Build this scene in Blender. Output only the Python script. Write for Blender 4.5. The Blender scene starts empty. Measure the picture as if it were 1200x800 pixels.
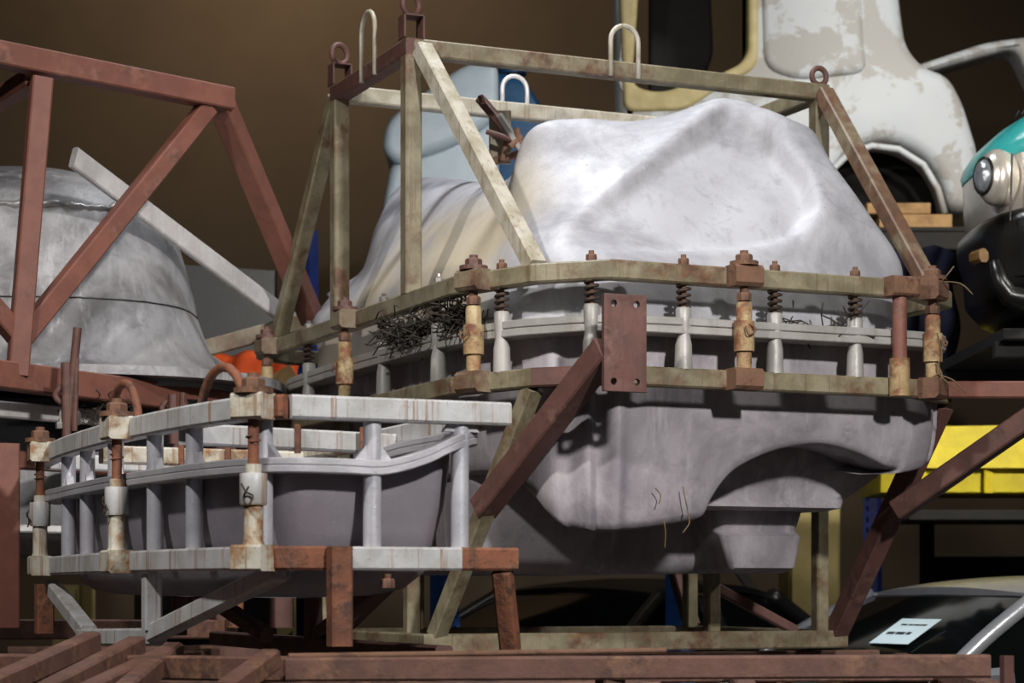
import bpy, bmesh, math, random
from mathutils import Vector, Matrix
random.seed(4)
S = bpy.context.scene
C = S.collection
H = 1.4                                   # camera height above the floor
F = 2500.0                                # focal length in pixels of a 1200 px wide frame
HZ = 690.0                                # horizon row

# ---------------------------------------------------------------- camera
cam = bpy.data.cameras.new('camera'); camo = bpy.data.objects.new('camera', cam); C.objects.link(camo)
cam.sensor_width = 36; cam.lens = 36 * F / 1200; cam.shift_y = (HZ - 400) / 1200
camo.location = (0, 0, H); camo.rotation_euler = (math.pi / 2, 0, 0)
cam.dof.use_dof = True; cam.dof.focus_distance = 6.9; cam.dof.aperture_fstop = 4.5
S.camera = camo
# ---------------------------------------------------------------- world and lamps
w = bpy.data.worlds.new('hall_air'); S.world = w; w.use_nodes = True
w.node_tree.nodes['Background'].inputs[0].default_value = (.85, .9, 1, 1)
w.node_tree.nodes['Background'].inputs[1].default_value = .10
S.view_settings.view_transform = 'Standard'; S.view_settings.look = 'None'
S.view_settings.gamma = 1; S.view_settings.use_curve_mapping = False; S.view_settings.exposure = 0.0

def lamp(name, loc, target, power, size, col, spread=120):
    d = bpy.data.lights.new(name, 'AREA'); d.energy = power; d.size = size; d.color = col; d.shape = 'DISK'; d.spread = math.radians(spread)
    o = bpy.data.objects.new(name, d); C.objects.link(o); o.location = loc
    o.rotation_euler = (Vector(target) - Vector(loc)).to_track_quat('-Z', 'Y').to_euler()
    return o
lamp('area_lamp', (-2.7, 3.0, 5.3), (.0, 7.6, 2.0), 60, .3, (1, .96, .92), 95)
lamp('area_lamp', (-.2, 8.6, 6.6), (.7, 8.2, 2), 50, .6, (.93, .96, 1), 100)
lamp('area_lamp', (3.0, -.4, 5.5), (.2, 8.0, 2.0), 128, .45, (1, .97, .94), 80)
lamp('area_lamp', (5.6, 7.6, 5.0), (1.6, 12.0, 1.2), 70, .5, (1, .96, .88), 70)  # unseen lamp, added to brighten the yellow bin, cream cabinet and blue posts
lamp('area_lamp', (-2.2, 17.0, 8.6), (-1.8, 20, 8.0), 80, .5, (1, .78, .56), 150)
lamp('area_lamp', (3.4, 10.6, 6.6), (2.3, 14, 4.0), 32, .6, (1, .96, .9), 90)

# ---------------------------------------------------------------- measuring helpers
TH = math.atan2(.405, .914); CT, ST = math.cos(TH), math.sin(TH)
def W(r, l, z): return Vector((r * CT - l * ST, r * ST + l * CT, z + H))       # mould axes -> world, z from eye height
def P(px, py, Y): return Vector(((px - 600) / F * Y, Y, H + (HZ - py) / F * Y))
def RL(v): return (v.x * CT + v.y * ST, -v.x * ST + v.y * CT, v.z - H)
def at_l(px, py, l):
    u = (px - 600) / F; return P(px, py, l / (CT - ST * u))
def at_r(px, py, r):
    u = (px - 600) / F; return P(px, py, r / (ST + CT * u))

# ---------------------------------------------------------------- materials
M = {}
def rgb(*c):
    f = lambda x: ((x / 255 + .055) / 1.055) ** 2.4 if x > 10 else x / 255 / 12.92
    return (f(c[0]), f(c[1]), f(c[2]), 1)
class NT:
    def __init__(s, name):
        s.m = bpy.data.materials.new(name); s.m.use_nodes = True; s.t = s.m.node_tree
        s.b = s.t.nodes['Principled BSDF']; s.tc = s.t.nodes.new('ShaderNodeTexCoord')
        M[name] = s.m
    def n(s, kind, **kw):
        nd = s.t.nodes.new('ShaderNode' + kind)
        for k, v in kw.items(): setattr(nd, k, v)
        return nd
    def lk(s, a, b): s.t.links.new(a, b)
    def noise(s, scale, detail=6, rough=.6, xyz=(1, 1, 1), dist=0):
        mp = s.n('Mapping'); mp.inputs['Scale'].default_value = xyz; s.lk(s.tc.outputs['Object'], mp.inputs[0])
        nz = s.n('TexNoise'); nz.inputs['Scale'].default_value = scale; nz.inputs['Detail'].default_value = detail
        nz.inputs['Roughness'].default_value = rough; nz.inputs['Distortion'].default_value = dist
        s.lk(mp.outputs[0], nz.inputs['Vector']); return nz.outputs[0]
    def step(s, sock, a, b, hi=1.0):
        mr = s.n('MapRange'); mr.interpolation_type = 'SMOOTHSTEP'
        for i, v in enumerate((a, b, 0, hi)): mr.inputs[i + 1].default_value = v
        s.lk(sock, mr.inputs[0]); return mr.outputs[0]
    def mix(s, fac, a, b, mode='MIX'):
        mx = s.n('Mix', data_type='RGBA', blend_type=mode)
        for sock, v in ((mx.inputs[0], fac), (mx.inputs[6], a), (mx.inputs[7], b)):
            if hasattr(v, 'is_linked'): s.lk(v, sock)
            else: sock.default_value = v
        return mx.outputs[2]
    def math(s, op, a, b):
        mt = s.n('Math', operation=op)
        for sock, v in ((mt.inputs[0], a), (mt.inputs[1], b)):
            if hasattr(v, 'is_linked'): s.lk(v, sock)
            else: sock.default_value = v
        return mt.outputs[0]
    def bump(s, sock, strength, dist=.01):
        bp = s.n('Bump'); bp.inputs['Strength'].default_value = strength; bp.inputs['Distance'].default_value = dist
        s.lk(sock, bp.inputs['Height']); s.lk(bp.outputs[0], s.b.inputs['Normal'])
    def out(s, col, rough, metal=0):
        if hasattr(col, 'is_linked'): s.lk(col, s.b.inputs['Base Color'])
        else: s.b.inputs['Base Color'].default_value = col
        if hasattr(rough, 'is_linked'): s.lk(rough, s.b.inputs['Roughness'])
        else: s.b.inputs['Roughness'].default_value = rough
        s.b.inputs['Metallic'].default_value = metal
        return s.m

def painted(name, base, base2, rust, rust2, lo=.55, hi=.68, scale=5, streak=.0, rough=.55, metal=0, bmp=.25):
    t = NT(name)
    c = t.mix(t.step(t.noise(9, 5), .35, .65), base, base2)
    r = t.mix(t.step(t.noise(28, 4), .35, .65), rust, rust2)
    f = t.step(t.noise(scale, 8, .68), lo, hi)
    if streak:
        f2 = t.step(t.noise(1, 4, .6, (62, 62, 2.2)), .54, .68, streak)
        f = t.math('MAXIMUM', f, f2)
    f3 = t.step(t.noise(120, 2), .66, .74, .6)
    f = t.math('MAXIMUM', f, f3)
    t.bump(t.math('ADD', t.noise(60, 5), f), bmp, .004)
    return t.out(t.mix(f, c, r), rough, metal)
painted('tan_steel', rgb(142, 134, 110), rgb(112, 104, 80), rgb(112, 80, 56), rgb(88, 62, 45), .48, .66, 5, .5, .5)
painted('pale_steel', rgb(196, 190, 176), rgb(160, 152, 130), rgb(130, 96, 66), rgb(104, 74, 50), .6, .76, 5, .45, .45)
painted('red_oxide', rgb(134, 85, 70), rgb(120, 75, 63), rgb(102, 68, 57), rgb(146, 102, 87), .52, .7, 4, 0, .6)
painted('dark_oxide', rgb(104, 70, 63), rgb(88, 60, 53), rgb(74, 50, 45), rgb(122, 90, 80), .5, .68, 6, .2, .62)
painted('half_rust', rgb(150, 140, 118), rgb(118, 104, 80), rgb(112, 82, 62), rgb(92, 68, 54), .40, .58, 3, .6, .55)
painted('white_rusty', rgb(198, 194, 182), rgb(172, 160, 132), rgb(150, 100, 56), rgb(120, 80, 52), .46, .64, 9, .7, .55, 0, .4)
painted('rust', rgb(120, 88, 68), rgb(104, 74, 58), rgb(140, 100, 70), rgb(82, 60, 50), .48, .66, 9, .2, .75, 0, .5)
painted('clamp_steel', rgb(188, 170, 130), rgb(160, 132, 92), rgb(140, 88, 54), rgb(104, 66, 46), .44, .62, 11, .3, .6, 0, .5)
painted('platform_rust', rgb(112, 78, 68), rgb(94, 66, 56), rgb(134, 98, 74), rgb(78, 55, 48), .45, .66, 5, .2, .68, 0, .4)
painted('white_steel', rgb(192, 193, 194), rgb(170, 170, 168), rgb(150, 108, 66), rgb(132, 90, 56), .68, .76, 5, .75, .45)
painted('grey_tube', rgb(200, 200, 206), rgb(180, 180, 188), rgb(140, 120, 104), rgb(120, 112, 110), .72, .8, 8, .15, .38, .25)
painted('orange_rust', rgb(136, 84, 58), rgb(106, 66, 49), rgb(156, 106, 76), rgb(82, 56, 46), .46, .62, 14, .3, .75, 0, .5)
painted('white_bar', rgb(236, 234, 232), rgb(216, 212, 210), rgb(160, 150, 140), rgb(140, 130, 120), .62, .78, 5, .2, .4, .2)
painted('blue_paint', rgb(66, 136, 232), rgb(58, 124, 220), rgb(52, 110, 200), rgb(46, 100, 190), .6, .8, 5, 0, .45)
painted('navy_paint', rgb(30, 46, 110), rgb(26, 40, 96), rgb(24, 34, 80), rgb(24, 34, 80), .6, .8, 5, 0, .5)
painted('yellow_paint', rgb(226, 206, 30), rgb(212, 190, 30), rgb(190, 160, 40), rgb(150, 130, 40), .68, .8, 3, .1, .5)
painted('cream_paint', rgb(196, 178, 116), rgb(186, 168, 110), rgb(170, 152, 104), rgb(160, 142, 100), .62, .8, 2, .1, .6)
painted('pale_blue', rgb(204, 220, 230), rgb(196, 213, 225), rgb(184, 204, 216), rgb(176, 196, 210), .6, .8, 2, 0, .35)
painted('deep_blue', rgb(36, 92, 136), rgb(30, 82, 124), rgb(28, 74, 112), rgb(28, 74, 112), .6, .8, 2, 0, .35)
painted('teal_paint', rgb(60, 176, 172), rgb(56, 168, 166), rgb(50, 156, 154), rgb(50, 156, 154), .65, .8, 3, 0, .25)
painted('silver_paint', rgb(150, 152, 158), rgb(144, 146, 152), rgb(130, 132, 138), rgb(130, 132, 138), .65, .8, 3, 0, .28, .4)
painted('champagne', rgb(206, 198, 186), rgb(198, 190, 178), rgb(150, 142, 130), rgb(150, 142, 130), .65, .8, 3, 0, .25, .5)
painted('black_plastic', rgb(24, 23, 22), rgb(20, 19, 18), rgb(40, 38, 34), rgb(30, 28, 26), .62, .8, 4, 0, .28)
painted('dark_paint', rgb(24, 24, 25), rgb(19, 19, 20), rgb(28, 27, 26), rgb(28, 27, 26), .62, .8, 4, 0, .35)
painted('dark_board', rgb(34, 31, 28), rgb(27, 25, 23), rgb(40, 36, 32), rgb(32, 29, 26), .55, .7, 4, 0, .8)
painted('orange_cloth', rgb(232, 96, 40), rgb(220, 84, 34), rgb(200, 76, 34), rgb(200, 76, 34), .6, .8, 5, 0, .7)
painted('navy_cloth', rgb(30, 34, 62), rgb(24, 27, 50), rgb(20, 22, 40), rgb(20, 22, 40), .5, .7, 7, 0, .85)
painted('wood', rgb(176, 140, 92), rgb(156, 120, 76), rgb(130, 98, 62), rgb(120, 90, 58), .55, .75, 4, 0, .75)
painted('paper', rgb(206, 226, 232), rgb(200, 222, 230), rgb(196, 216, 224), rgb(196, 216, 224), .7, .8, 3, 0, .7)
painted('ink', rgb(30, 34, 40), rgb(30, 34, 40), rgb(30, 34, 40), rgb(30, 34, 40), .7, .8, 3, 0, .7)
painted('straw', rgb(120, 100, 70), rgb(90, 76, 54), rgb(70, 58, 44), rgb(60, 50, 40), .5, .7, 9, 0, .9)
painted('dark_twig', rgb(60, 52, 44), rgb(44, 40, 34), rgb(36, 32, 28), rgb(36, 32, 28), .5, .7, 9, 0, .9)
painted('spring_steel', rgb(74, 58, 48), rgb(56, 46, 40), rgb(110, 74, 50), rgb(60, 46, 40), .5, .66, 20, 0, .6, .3)
painted('bolt_zinc', rgb(170, 166, 160), rgb(150, 146, 140), rgb(120, 96, 76), rgb(100, 84, 72), .56, .7, 12, 0, .35, .6)
painted('amber_lens', rgb(110, 82, 46), rgb(98, 72, 42), rgb(120, 86, 40), rgb(120, 86, 40), .6, .8, 9, 0, .2)
def glassy(name, c, rough=.08):
    t = NT(name); return t.out(c, rough)
glassy('car_glass', rgb(10, 12, 12), .08); M['car_glass'].node_tree.nodes['Principled BSDF'].inputs['Specular IOR Level'].default_value = .18
t = NT('lamp_glass'); t.bump(t.noise(60, 2), .4, .01); t.out(rgb(176, 182, 188), .08, .7)

def aluminium(name, c1, c2, c3, stain=None, rough=.42, metal=.25, streaks=.35, specks=.4):
    t = NT(name)
    c = t.mix(t.step(t.noise(2.2, 8, .65, dist=.4), .38, .64), c1, c2)
    c = t.mix(t.step(t.noise(1, 6, .65, (16, 16, 2.2)), .5, .7, streaks), c, c3)
    c = t.mix(t.step(t.noise(7, 8, .75, dist=1.2), .54, .72, .7), c, c2)
    c = t.mix(t.step(t.noise(48, 3, .7), .66, .76, specks), c, rgb(96, 90, 86))
    c = t.mix(t.step(t.noise(22, 6, .8, dist=.8), .66, .74, .45), c, rgb(228, 228, 230))
    if stain:
        at = t.n('Attribute', attribute_name='stain')
        f = t.math('MULTIPLY', at.outputs['Fac'], t.step(t.noise(1.6, 5, .6, (1, 1, .8)), .3, .62))
        c = t.mix(f, c, stain)
    rg = t.step(t.noise(6, 5), .3, .7); mr = t.math('MULTIPLY_ADD', rg, .18); mr.node.inputs[2].default_value = rough - .08
    t.bump(t.math('ADD', t.noise(9, 8, .7), t.noise(90, 2)), .09, .012)
    return t.out(c, mr, metal)
aluminium('cast_aluminium', rgb(182, 182, 187), rgb(146, 145, 151), rgb(130, 127, 129), rgb(190, 176, 148), .62, .08)
aluminium('lower_aluminium', rgb(172, 166, 171), rgb(130, 125, 131), rgb(188, 184, 188), None, .62, .08, .5, .3)
aluminium('flange_aluminium', rgb(172, 170, 166), rgb(146, 144, 138), rgb(122, 116, 108), None, .5, .15, .4, .6)
aluminium('rough_aluminium', rgb(176, 175, 177), rgb(116, 114, 116), rgb(196, 195, 197), None, .5, .15, .7, .8)
aluminium('weld_bead', rgb(180, 178, 178), rgb(130, 128, 126), rgb(200, 198, 196), None, .35, .4, .6, .9)
aluminium('lilac_cast', rgb(150, 144, 152), rgb(138, 132, 140), rgb(128, 122, 130), None, .38, .25, .2, .25)
aluminium('flange_lilac', rgb(194, 193, 198), rgb(174, 172, 178), rgb(150, 144, 146), None, .4, .3, .3, .3)
def fibreglass():
    t = NT('fibreglass')
    c = t.mix(t.step(t.noise(.8, 3), .3, .7), rgb(206, 210, 212), rgb(192, 198, 202))
    c = t.mix(t.step(t.noise(1.9, 8, .66, dist=.3), .49, .53, .8), c, rgb(168, 164, 156))
    c = t.mix(t.step(t.noise(11, 5, .7), .66, .69, .7), c, rgb(160, 154, 146))
    t.bump(t.noise(20, 4), .1, .01); return t.out(c, .55)
fibreglass()
painted('cream_edge', rgb(206, 190, 140), rgb(190, 174, 124), rgb(170, 150, 104), rgb(170, 150, 104), .6, .8, 3, .1, .6)
def plaster(name, a, b, s=.6, rough=.9):
    t = NT(name); c = t.mix(t.step(t.noise(s, 6), .3, .7), a, b); t.bump(t.noise(14, 5), .1, .02); return t.out(c, rough)
plaster('wall_plaster', rgb(96, 82, 64), rgb(84, 72, 57))
plaster('floor_concrete', rgb(86, 82, 78), rgb(70, 67, 64), 1.2)
plaster('ceiling_board', rgb(120, 108, 92), rgb(106, 96, 82))

# ---------------------------------------------------------------- mesh helpers
WL = {}                                     # world position of each object origin
def tag(o, label=None, cat=None, group=None, kind=None):
    for k, v in (('label', label), ('category', cat), ('group', group), ('kind', kind)):
        if v: o[k] = v
    return o
def thing(name, loc, label, cat, group=None):
    o = bpy.data.objects.new(name, None); C.objects.link(o); o.location = loc; o.empty_display_size = .1
    WL[o] = Vector(loc); return tag(o, label, cat, group)
def link(name, mesh, mat, parent, at=None):
    """one mesh object; at = world position of the mesh's own origin"""
    o = bpy.data.objects.new(name, mesh); C.objects.link(o)
    if mat and not mesh.materials: mesh.materials.append(M[mat])
    base = WL[parent] if parent else Vector((0, 0, 0))
    WL[o] = Vector(at) if at is not None else base.copy()
    o.location = WL[o] - base
    if parent: o.parent = parent
    return o
class MB:
    def __init__(s): s.v = []; s.f = []; s.sm = False
    def add(s, vs, fs):
        k = len(s.v); s.v += [Vector(v) for v in vs]; s.f += [tuple(i + k for i in f) for f in fs]; return s
    def ring(s, rings, closed=True, cap0=True, cap1=True, loop=False):
        """skin a list of equally long vertex rings"""
        n = len(rings[0]); vs = [v for r in rings for v in r]; fs = []
        m = len(rings)
        for i in range(m if loop else m - 1):
            a, b = i * n, ((i + 1) % m) * n
            for j in range(n if closed else n - 1):
                k = (j + 1) % n
                fs.append((a + j, a + k, b + k, b + j))
        if closed and not loop:
            if cap0: fs.append(tuple(range(n - 1, -1, -1)))
            if cap1: fs.append(tuple(range((m - 1) * n, m * n)))
        return s.add(vs, fs)
    def bar(s, p0, p1, w, h=None, up=(0, 0, 1), c=.006, ext=0):
        p0, p1 = Vector(p0), Vector(p1); h = h or w
        d = (p1 - p0).normalized(); up = Vector(up)
        if abs(d.dot(up)) > .98: up = Vector((ST, -CT, 0)) if abs(d.z) > .9 else Vector((0, 0, 1))
        x = d.cross(up).normalized(); y = x.cross(d)
        p0 = p0 - d * ext; p1 = p1 + d * ext
        q = [(w/2-c, h/2), (w/2, h/2-c), (w/2, -h/2+c), (w/2-c, -h/2), (-w/2+c, -h/2), (-w/2, -h/2+c), (-w/2, h/2-c), (-w/2+c, h/2)]
        s.ring([[p + x*a + y*b for a, b in q] for p in (p0, p1)]); return s
    def cyl(s, p0, p1, r0, r1=None, n=16):
        return s.lathe(p0, p1, [(0, r0), (1, r0 if r1 is None else r1)], n)
    def lathe(s, p0, p1, prof, n=16):
        """prof: (fraction along p0-p1, radius)"""
        p0, p1 = Vector(p0), Vector(p1); d = (p1 - p0).normalized()
        x = d.orthogonal().normalized(); y = d.cross(x)
        return s.ring([[p0.lerp(p1, t) + (x*math.cos(2*math.pi*i/n) + y*math.sin(2*math.pi*i/n)) * r for i in range(n)] for t, r in prof])
    def tube(s, pts, r, n=8, loop=False):
        pts = [Vector(p) for p in pts]; rings = []; m = len(pts)
        x = None
        for i, p in enumerate(pts):
            a = pts[(i-1) % m] if (loop or i) else p; b = pts[(i+1) % m] if (loop or i < m-1) else p
            d = (b - a).normalized()
            x = d.orthogonal().normalized() if x is None else (x - d*x.dot(d)).normalized()
            y = d.cross(x); rr = r[i] if isinstance(r, (list, tuple)) else r
            rings.append([p + (x*math.cos(2*math.pi*k/n) + y*math.sin(2*math.pi*k/n))*rr for k in range(n)])
        return s.ring(rings, loop=loop)
    def grid(s, rows, cu=False):
        n = len(rows[0]); vs = [v for r in rows for v in r]; fs = []
        for i in range(len(rows)-1):
            for j in range(n if cu else n-1):
                k = (j+1) % n; fs.append((i*n+j, i*n+k, (i+1)*n+k, (i+1)*n+j))
        return s.add(vs, fs)
    def mesh(s, name, origin=None, smooth=None):
        me = bpy.data.meshes.new(name); o = Vector(origin) if origin is not None else Vector((0, 0, 0))
        me.from_pydata([v - o for v in s.v], [], s.f); me.update()
        bm = bmesh.new(); bm.from_mesh(me); bmesh.ops.recalc_face_normals(bm, faces=bm.faces); bm.to_mesh(me); bm.free()
        if smooth:
            me.polygons.foreach_set('use_smooth', [True]*len(me.polygons))
            if smooth is not True: me.set_sharp_from_angle(angle=math.radians(smooth))
        return me
    def build(s, name, mat, parent, smooth=None):
        return link(name, s.mesh(name, WL[parent] if parent else None, smooth), mat, parent)
def bar(name, mat, parent, p0, p1, w, h=None, **k): return MB().bar(p0, p1, w, h, **k).build(name, mat, parent)
def rod(name, mat, parent, p0, p1, r, n=14): return MB().cyl(p0, p1, r, n=n).build(name, mat, parent, 40)
def rails(name, mat, parent, pts, w, h, closed=False, c=.006, one=False, smooth=None, mats=None):
    """mitred horizontal box rails along a path: one object per straight run"""
    pts = [Vector(p) for p in pts]; n = len(pts); sec = []
    q = [(w/2-c, h/2), (w/2, h/2-c), (w/2, -h/2+c), (w/2-c, -h/2), (-w/2+c, -h/2), (-w/2, -h/2+c), (-w/2, h/2-c), (-w/2+c, h/2)]
    for i, p in enumerate(pts):
        a = pts[(i-1) % n] if (closed or i) else None; b = pts[(i+1) % n] if (closed or i < n-1) else None
        ns = []
        for u, v in ((a, p), (p, b)):
            if u is not None and v is not None:
                d = (v - u); ns.append(Vector((d.y, -d.x, 0)).normalized())
        m = sum(ns, Vector()) / len(ns); m = m / max(m.length_squared, .3)
        sec.append([p + m*x + Vector((0, 0, y)) for x, y in q])
    if one:
        return MB().ring(sec, loop=closed).build(name, mat, parent, smooth)
    out = []
    for i in range(n if closed else n-1):
        mm = mats[i] if mats and i in mats else mat
        out.append(MB().ring([sec[i], sec[(i+1) % n]]).build(name, mm, parent))
    return out
def catmull(a, b, c, d, t):
    return .5*((2*b) + (c-a)*t + (2*a-5*b+4*c-d)*t*t + (3*b-a-3*c+d)*t**3)
def spline(pts, k, closed=False):
    pts = [Vector(p) for p in pts]; n = len(pts); out = []
    for i in range(n if closed else n-1):
        g = (lambda j: pts[j % n]) if closed else (lambda j: pts[min(max(j, 0), n-1)])
        for s in range(k): out.append(catmull(g(i-1), g(i), g(i+1), g(i+2), s/k))
    if not closed: out.append(pts[-1])
    return out
def net(cols, ku, kv):
    """cols: closed loop of columns of points -> rows of a smooth surface"""
    cc = [spline(c, kv) for c in cols]
    return [spline([c[j] for c in cc], ku, True) for j in range(len(cc[0]))]
def outline(name, mat, parent, polys, depth, bevel, frame, smooth=35):
    """a solid of real thickness from 2-D outlines (first = outer, rest = openings); frame(x, y) -> world, depth along frame normal"""
    cu = bpy.data.curves.new(name, 'CURVE'); cu.dimensions = '2D'; cu.fill_mode = 'BOTH'
    cu.extrude = max(depth/2 - bevel, .001); cu.bevel_depth = bevel; cu.bevel_resolution = 3; cu.offset = -bevel
    for pl in polys:
        sp = cu.splines.new('POLY'); sp.points.add(len(pl)-1); sp.use_cyclic_u = True
        for q, (x, y) in zip(sp.points, pl): q.co = (x, y, 0, 1)
    ob = bpy.data.objects.new('tmp', cu); C.objects.link(ob)
    bpy.context.view_layer.update()
    me = bpy.data.meshes.new_from_object(ob.evaluated_get(bpy.context.evaluated_depsgraph_get()))
    bpy.data.objects.remove(ob); base = WL[parent] if parent else Vector()
    for v in me.vertices: v.co = frame(v.co.x, v.co.y, v.co.z) - base
    me.update()
    bm = bmesh.new(); bm.from_mesh(me); bmesh.ops.remove_doubles(bm, verts=bm.verts, dist=1e-5)
    bmesh.ops.recalc_face_normals(bm, faces=bm.faces); bm.to_mesh(me); bm.free()
    me.polygons.foreach_set('use_smooth', [True]*len(me.polygons)); me.set_sharp_from_angle(angle=math.radians(smooth))
    me.materials.clear()
    return link(name, me, mat, parent)
def round2(pts, k=6): return [(v.x, v.y) for v in spline([(x, y, 0) for x, y in pts], k, True)]
def round_corner(pts, rad=.1, k=5):
    """polygon with rounded corners"""
    out = []; n = len(pts)
    for i in range(n):
        a, b, c = Vector(pts[i-1]), Vector(pts[i]), Vector(pts[(i+1) % n])
        da, dc = (a-b), (c-b); r = min(rad, da.length*.45, dc.length*.45)
        p, q = b + da.normalized()*r, b + dc.normalized()*r
        for s in range(k+1):
            t = s/k; v = p*(1-t)**2 + b*2*t*(1-t) + q*t*t; out.append((v.x, v.y))
    return out

# ---------------------------------------------------------------- the hall
def slab(name, mat, a, b):
    a, b = Vector(a), Vector(b); m = MB()
    q = [(a.x, a.y), (b.x, a.y), (b.x, b.y), (a.x, b.y)]
    m.ring([[Vector((x, y, z)) for x, y in q] for z in (a.z, b.z)])
    return tag(m.build(name, mat, None), kind='structure')
slab('floor', 'floor_concrete', (-9, -4, -.2), (11, 20.4, 0))
slab('wall_back', 'wall_plaster', (-9, 20, 0), (11, 20.4, 9))
slab('wall_left', 'wall_plaster', (-9.4, -4, 0), (-9, 20.4, 9))
slab('wall_right', 'wall_plaster', (11, -4, 0), (11.4, 20.4, 9))
slab('ceiling', 'ceiling_board', (-9, -4, 9), (11, 20.4, 9.3))

# ---------------------------------------------------------------- shared hardware meshes
def hexhead(r, h, washer=0):
    m = MB(); n = 6
    z0 = 0
    if washer: m.cyl((0, 0, 0), (0, 0, .014), washer, n=18); z0 = .014
    m.ring([[Vector((r*k*math.cos(i*math.pi/3), r*k*math.sin(i*math.pi/3), z)) for i in range(6)] for z, k in ((z0, 1), (z0+h*.8, 1), (z0+h, .86))])
    m.cyl((0, 0, z0+h), (0, 0, z0+h+.012), r*.5, n=10)
    return m
HEX_BIG = hexhead(.03, .026, .05).mesh('bolt_head'); HEX_BIG.materials.append(M['rust'])
HEX_TAN = hexhead(.03, .026, .05).mesh('bolt_head'); HEX_TAN.materials.append(M['dark_oxide'])
HEX_SMALL = hexhead(.019, .024).mesh('nut'); HEX_SMALL.materials.append(M['rust'])
HEX_ZINC = hexhead(.019, .024).mesh('nut'); HEX_ZINC.materials.append(M['bolt_zinc'])
def spring_mesh(r, h, turns, wire):
    k = turns*10
    return MB().tube([(r*math.cos(i*.628), r*math.sin(i*.628), h*i/k) for i in range(k+1)], wire, 6).mesh('spring', smooth=True)
SPRING = spring_mesh(.021, .085, 4, .0062); SPRING.materials.append(M['spring_steel'])
def uloop(name, mat, parent, a, b, h, r):
    a, b = Vector(a), Vector(b); c = (a+b)/2; half = (b-a)/2; R = half.length; up = Vector((0, 0, 1))
    pts = [a] + [c + up*(h-R) - half*math.cos(t*math.pi/10) + up*R*math.sin(t*math.pi/10) for t in range(11)] + [b]
    return MB().tube(pts, r, 10).build(name, mat, parent, True)
def eye(name, mat, parent, p, R, r, axis):
    axis = Vector(axis).normalized(); x = Vector((0, 0, 1)); y = axis.cross(x)
    return MB().tube([Vector(p) + x*R*math.cos(i*math.pi/12) + y*R*math.sin(i*math.pi/12) for i in range(24)], r, 10, True).build(name, mat, parent, True)

# ================================================================ the large mould
big = thing('moulding_tool', W(3.8, 7.9, -.235), 'large pale cast aluminium body mould bolted inside a tan steel frame', 'mould')
ZU, ZF, ZL = 1.077, .90, .722
ringp = [(2.9, 9.34), (2.9, 7.02), (3.03, 6.64), (3.22, 6.45), (4.45, 6.45), (4.69, 6.62), (4.69, 9.15), (4.45, 9.5), (3.08, 9.5)]
rails('upper_ring_rail', 'tan_steel', big, [W(r, l, ZU) for r, l in ringp], .06, .066, True)
rails('lower_ring_rail', 'tan_steel', big, [W(r, l, ZL) for r, l in ringp], .06, .066, True, mats={2: 'dark_oxide'})
def ring_at(px, path, zc):
    """point of a path (mould axes, in front) seen at column px"""
    u = (px - 600)/F
    path = [(path[0][0], path[0][1] + .4)] + list(path)
    for (a, b) in zip(path[:-1], path[1:]):
        A, B = W(*a, zc), W(*b, zc)
        fa, fb = A.x - u*A.y, B.x - u*B.y
        if fa*fb <= 0 and fa != fb:
            t = fa/(fa-fb); p = A.lerp(B, t); d = (B-A).normalized(); return p, d, Vector((d.y, -d.x, 0)) if True else None
# flange halves
flp = spline([W(r, l, 0) for r, l in [(2.97, 9.0), (2.935, 8.4), (2.935, 7.8), (2.935, 7.3), (2.96, 7.08), (3.02, 6.80), (3.10, 6.66), (3.25, 6.51), (3.6, 6.485), (4.0, 6.485), (4.4, 6.485), (4.58, 6.55), (4.64, 6.8), (4.64, 7.4), (4.64, 8.2), (4.63, 9.0), (4.45, 9.2), (3.9, 9.25), (3.3, 9.24), (3.05, 9.16)]], 4, True)
for dz in (.0145, -.0145):
    rails('flange', 'flange_aluminium', big, [p + Vector((0, 0, ZF + dz)) for p in flp], .12, .027, True, .003, True, 40)
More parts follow.
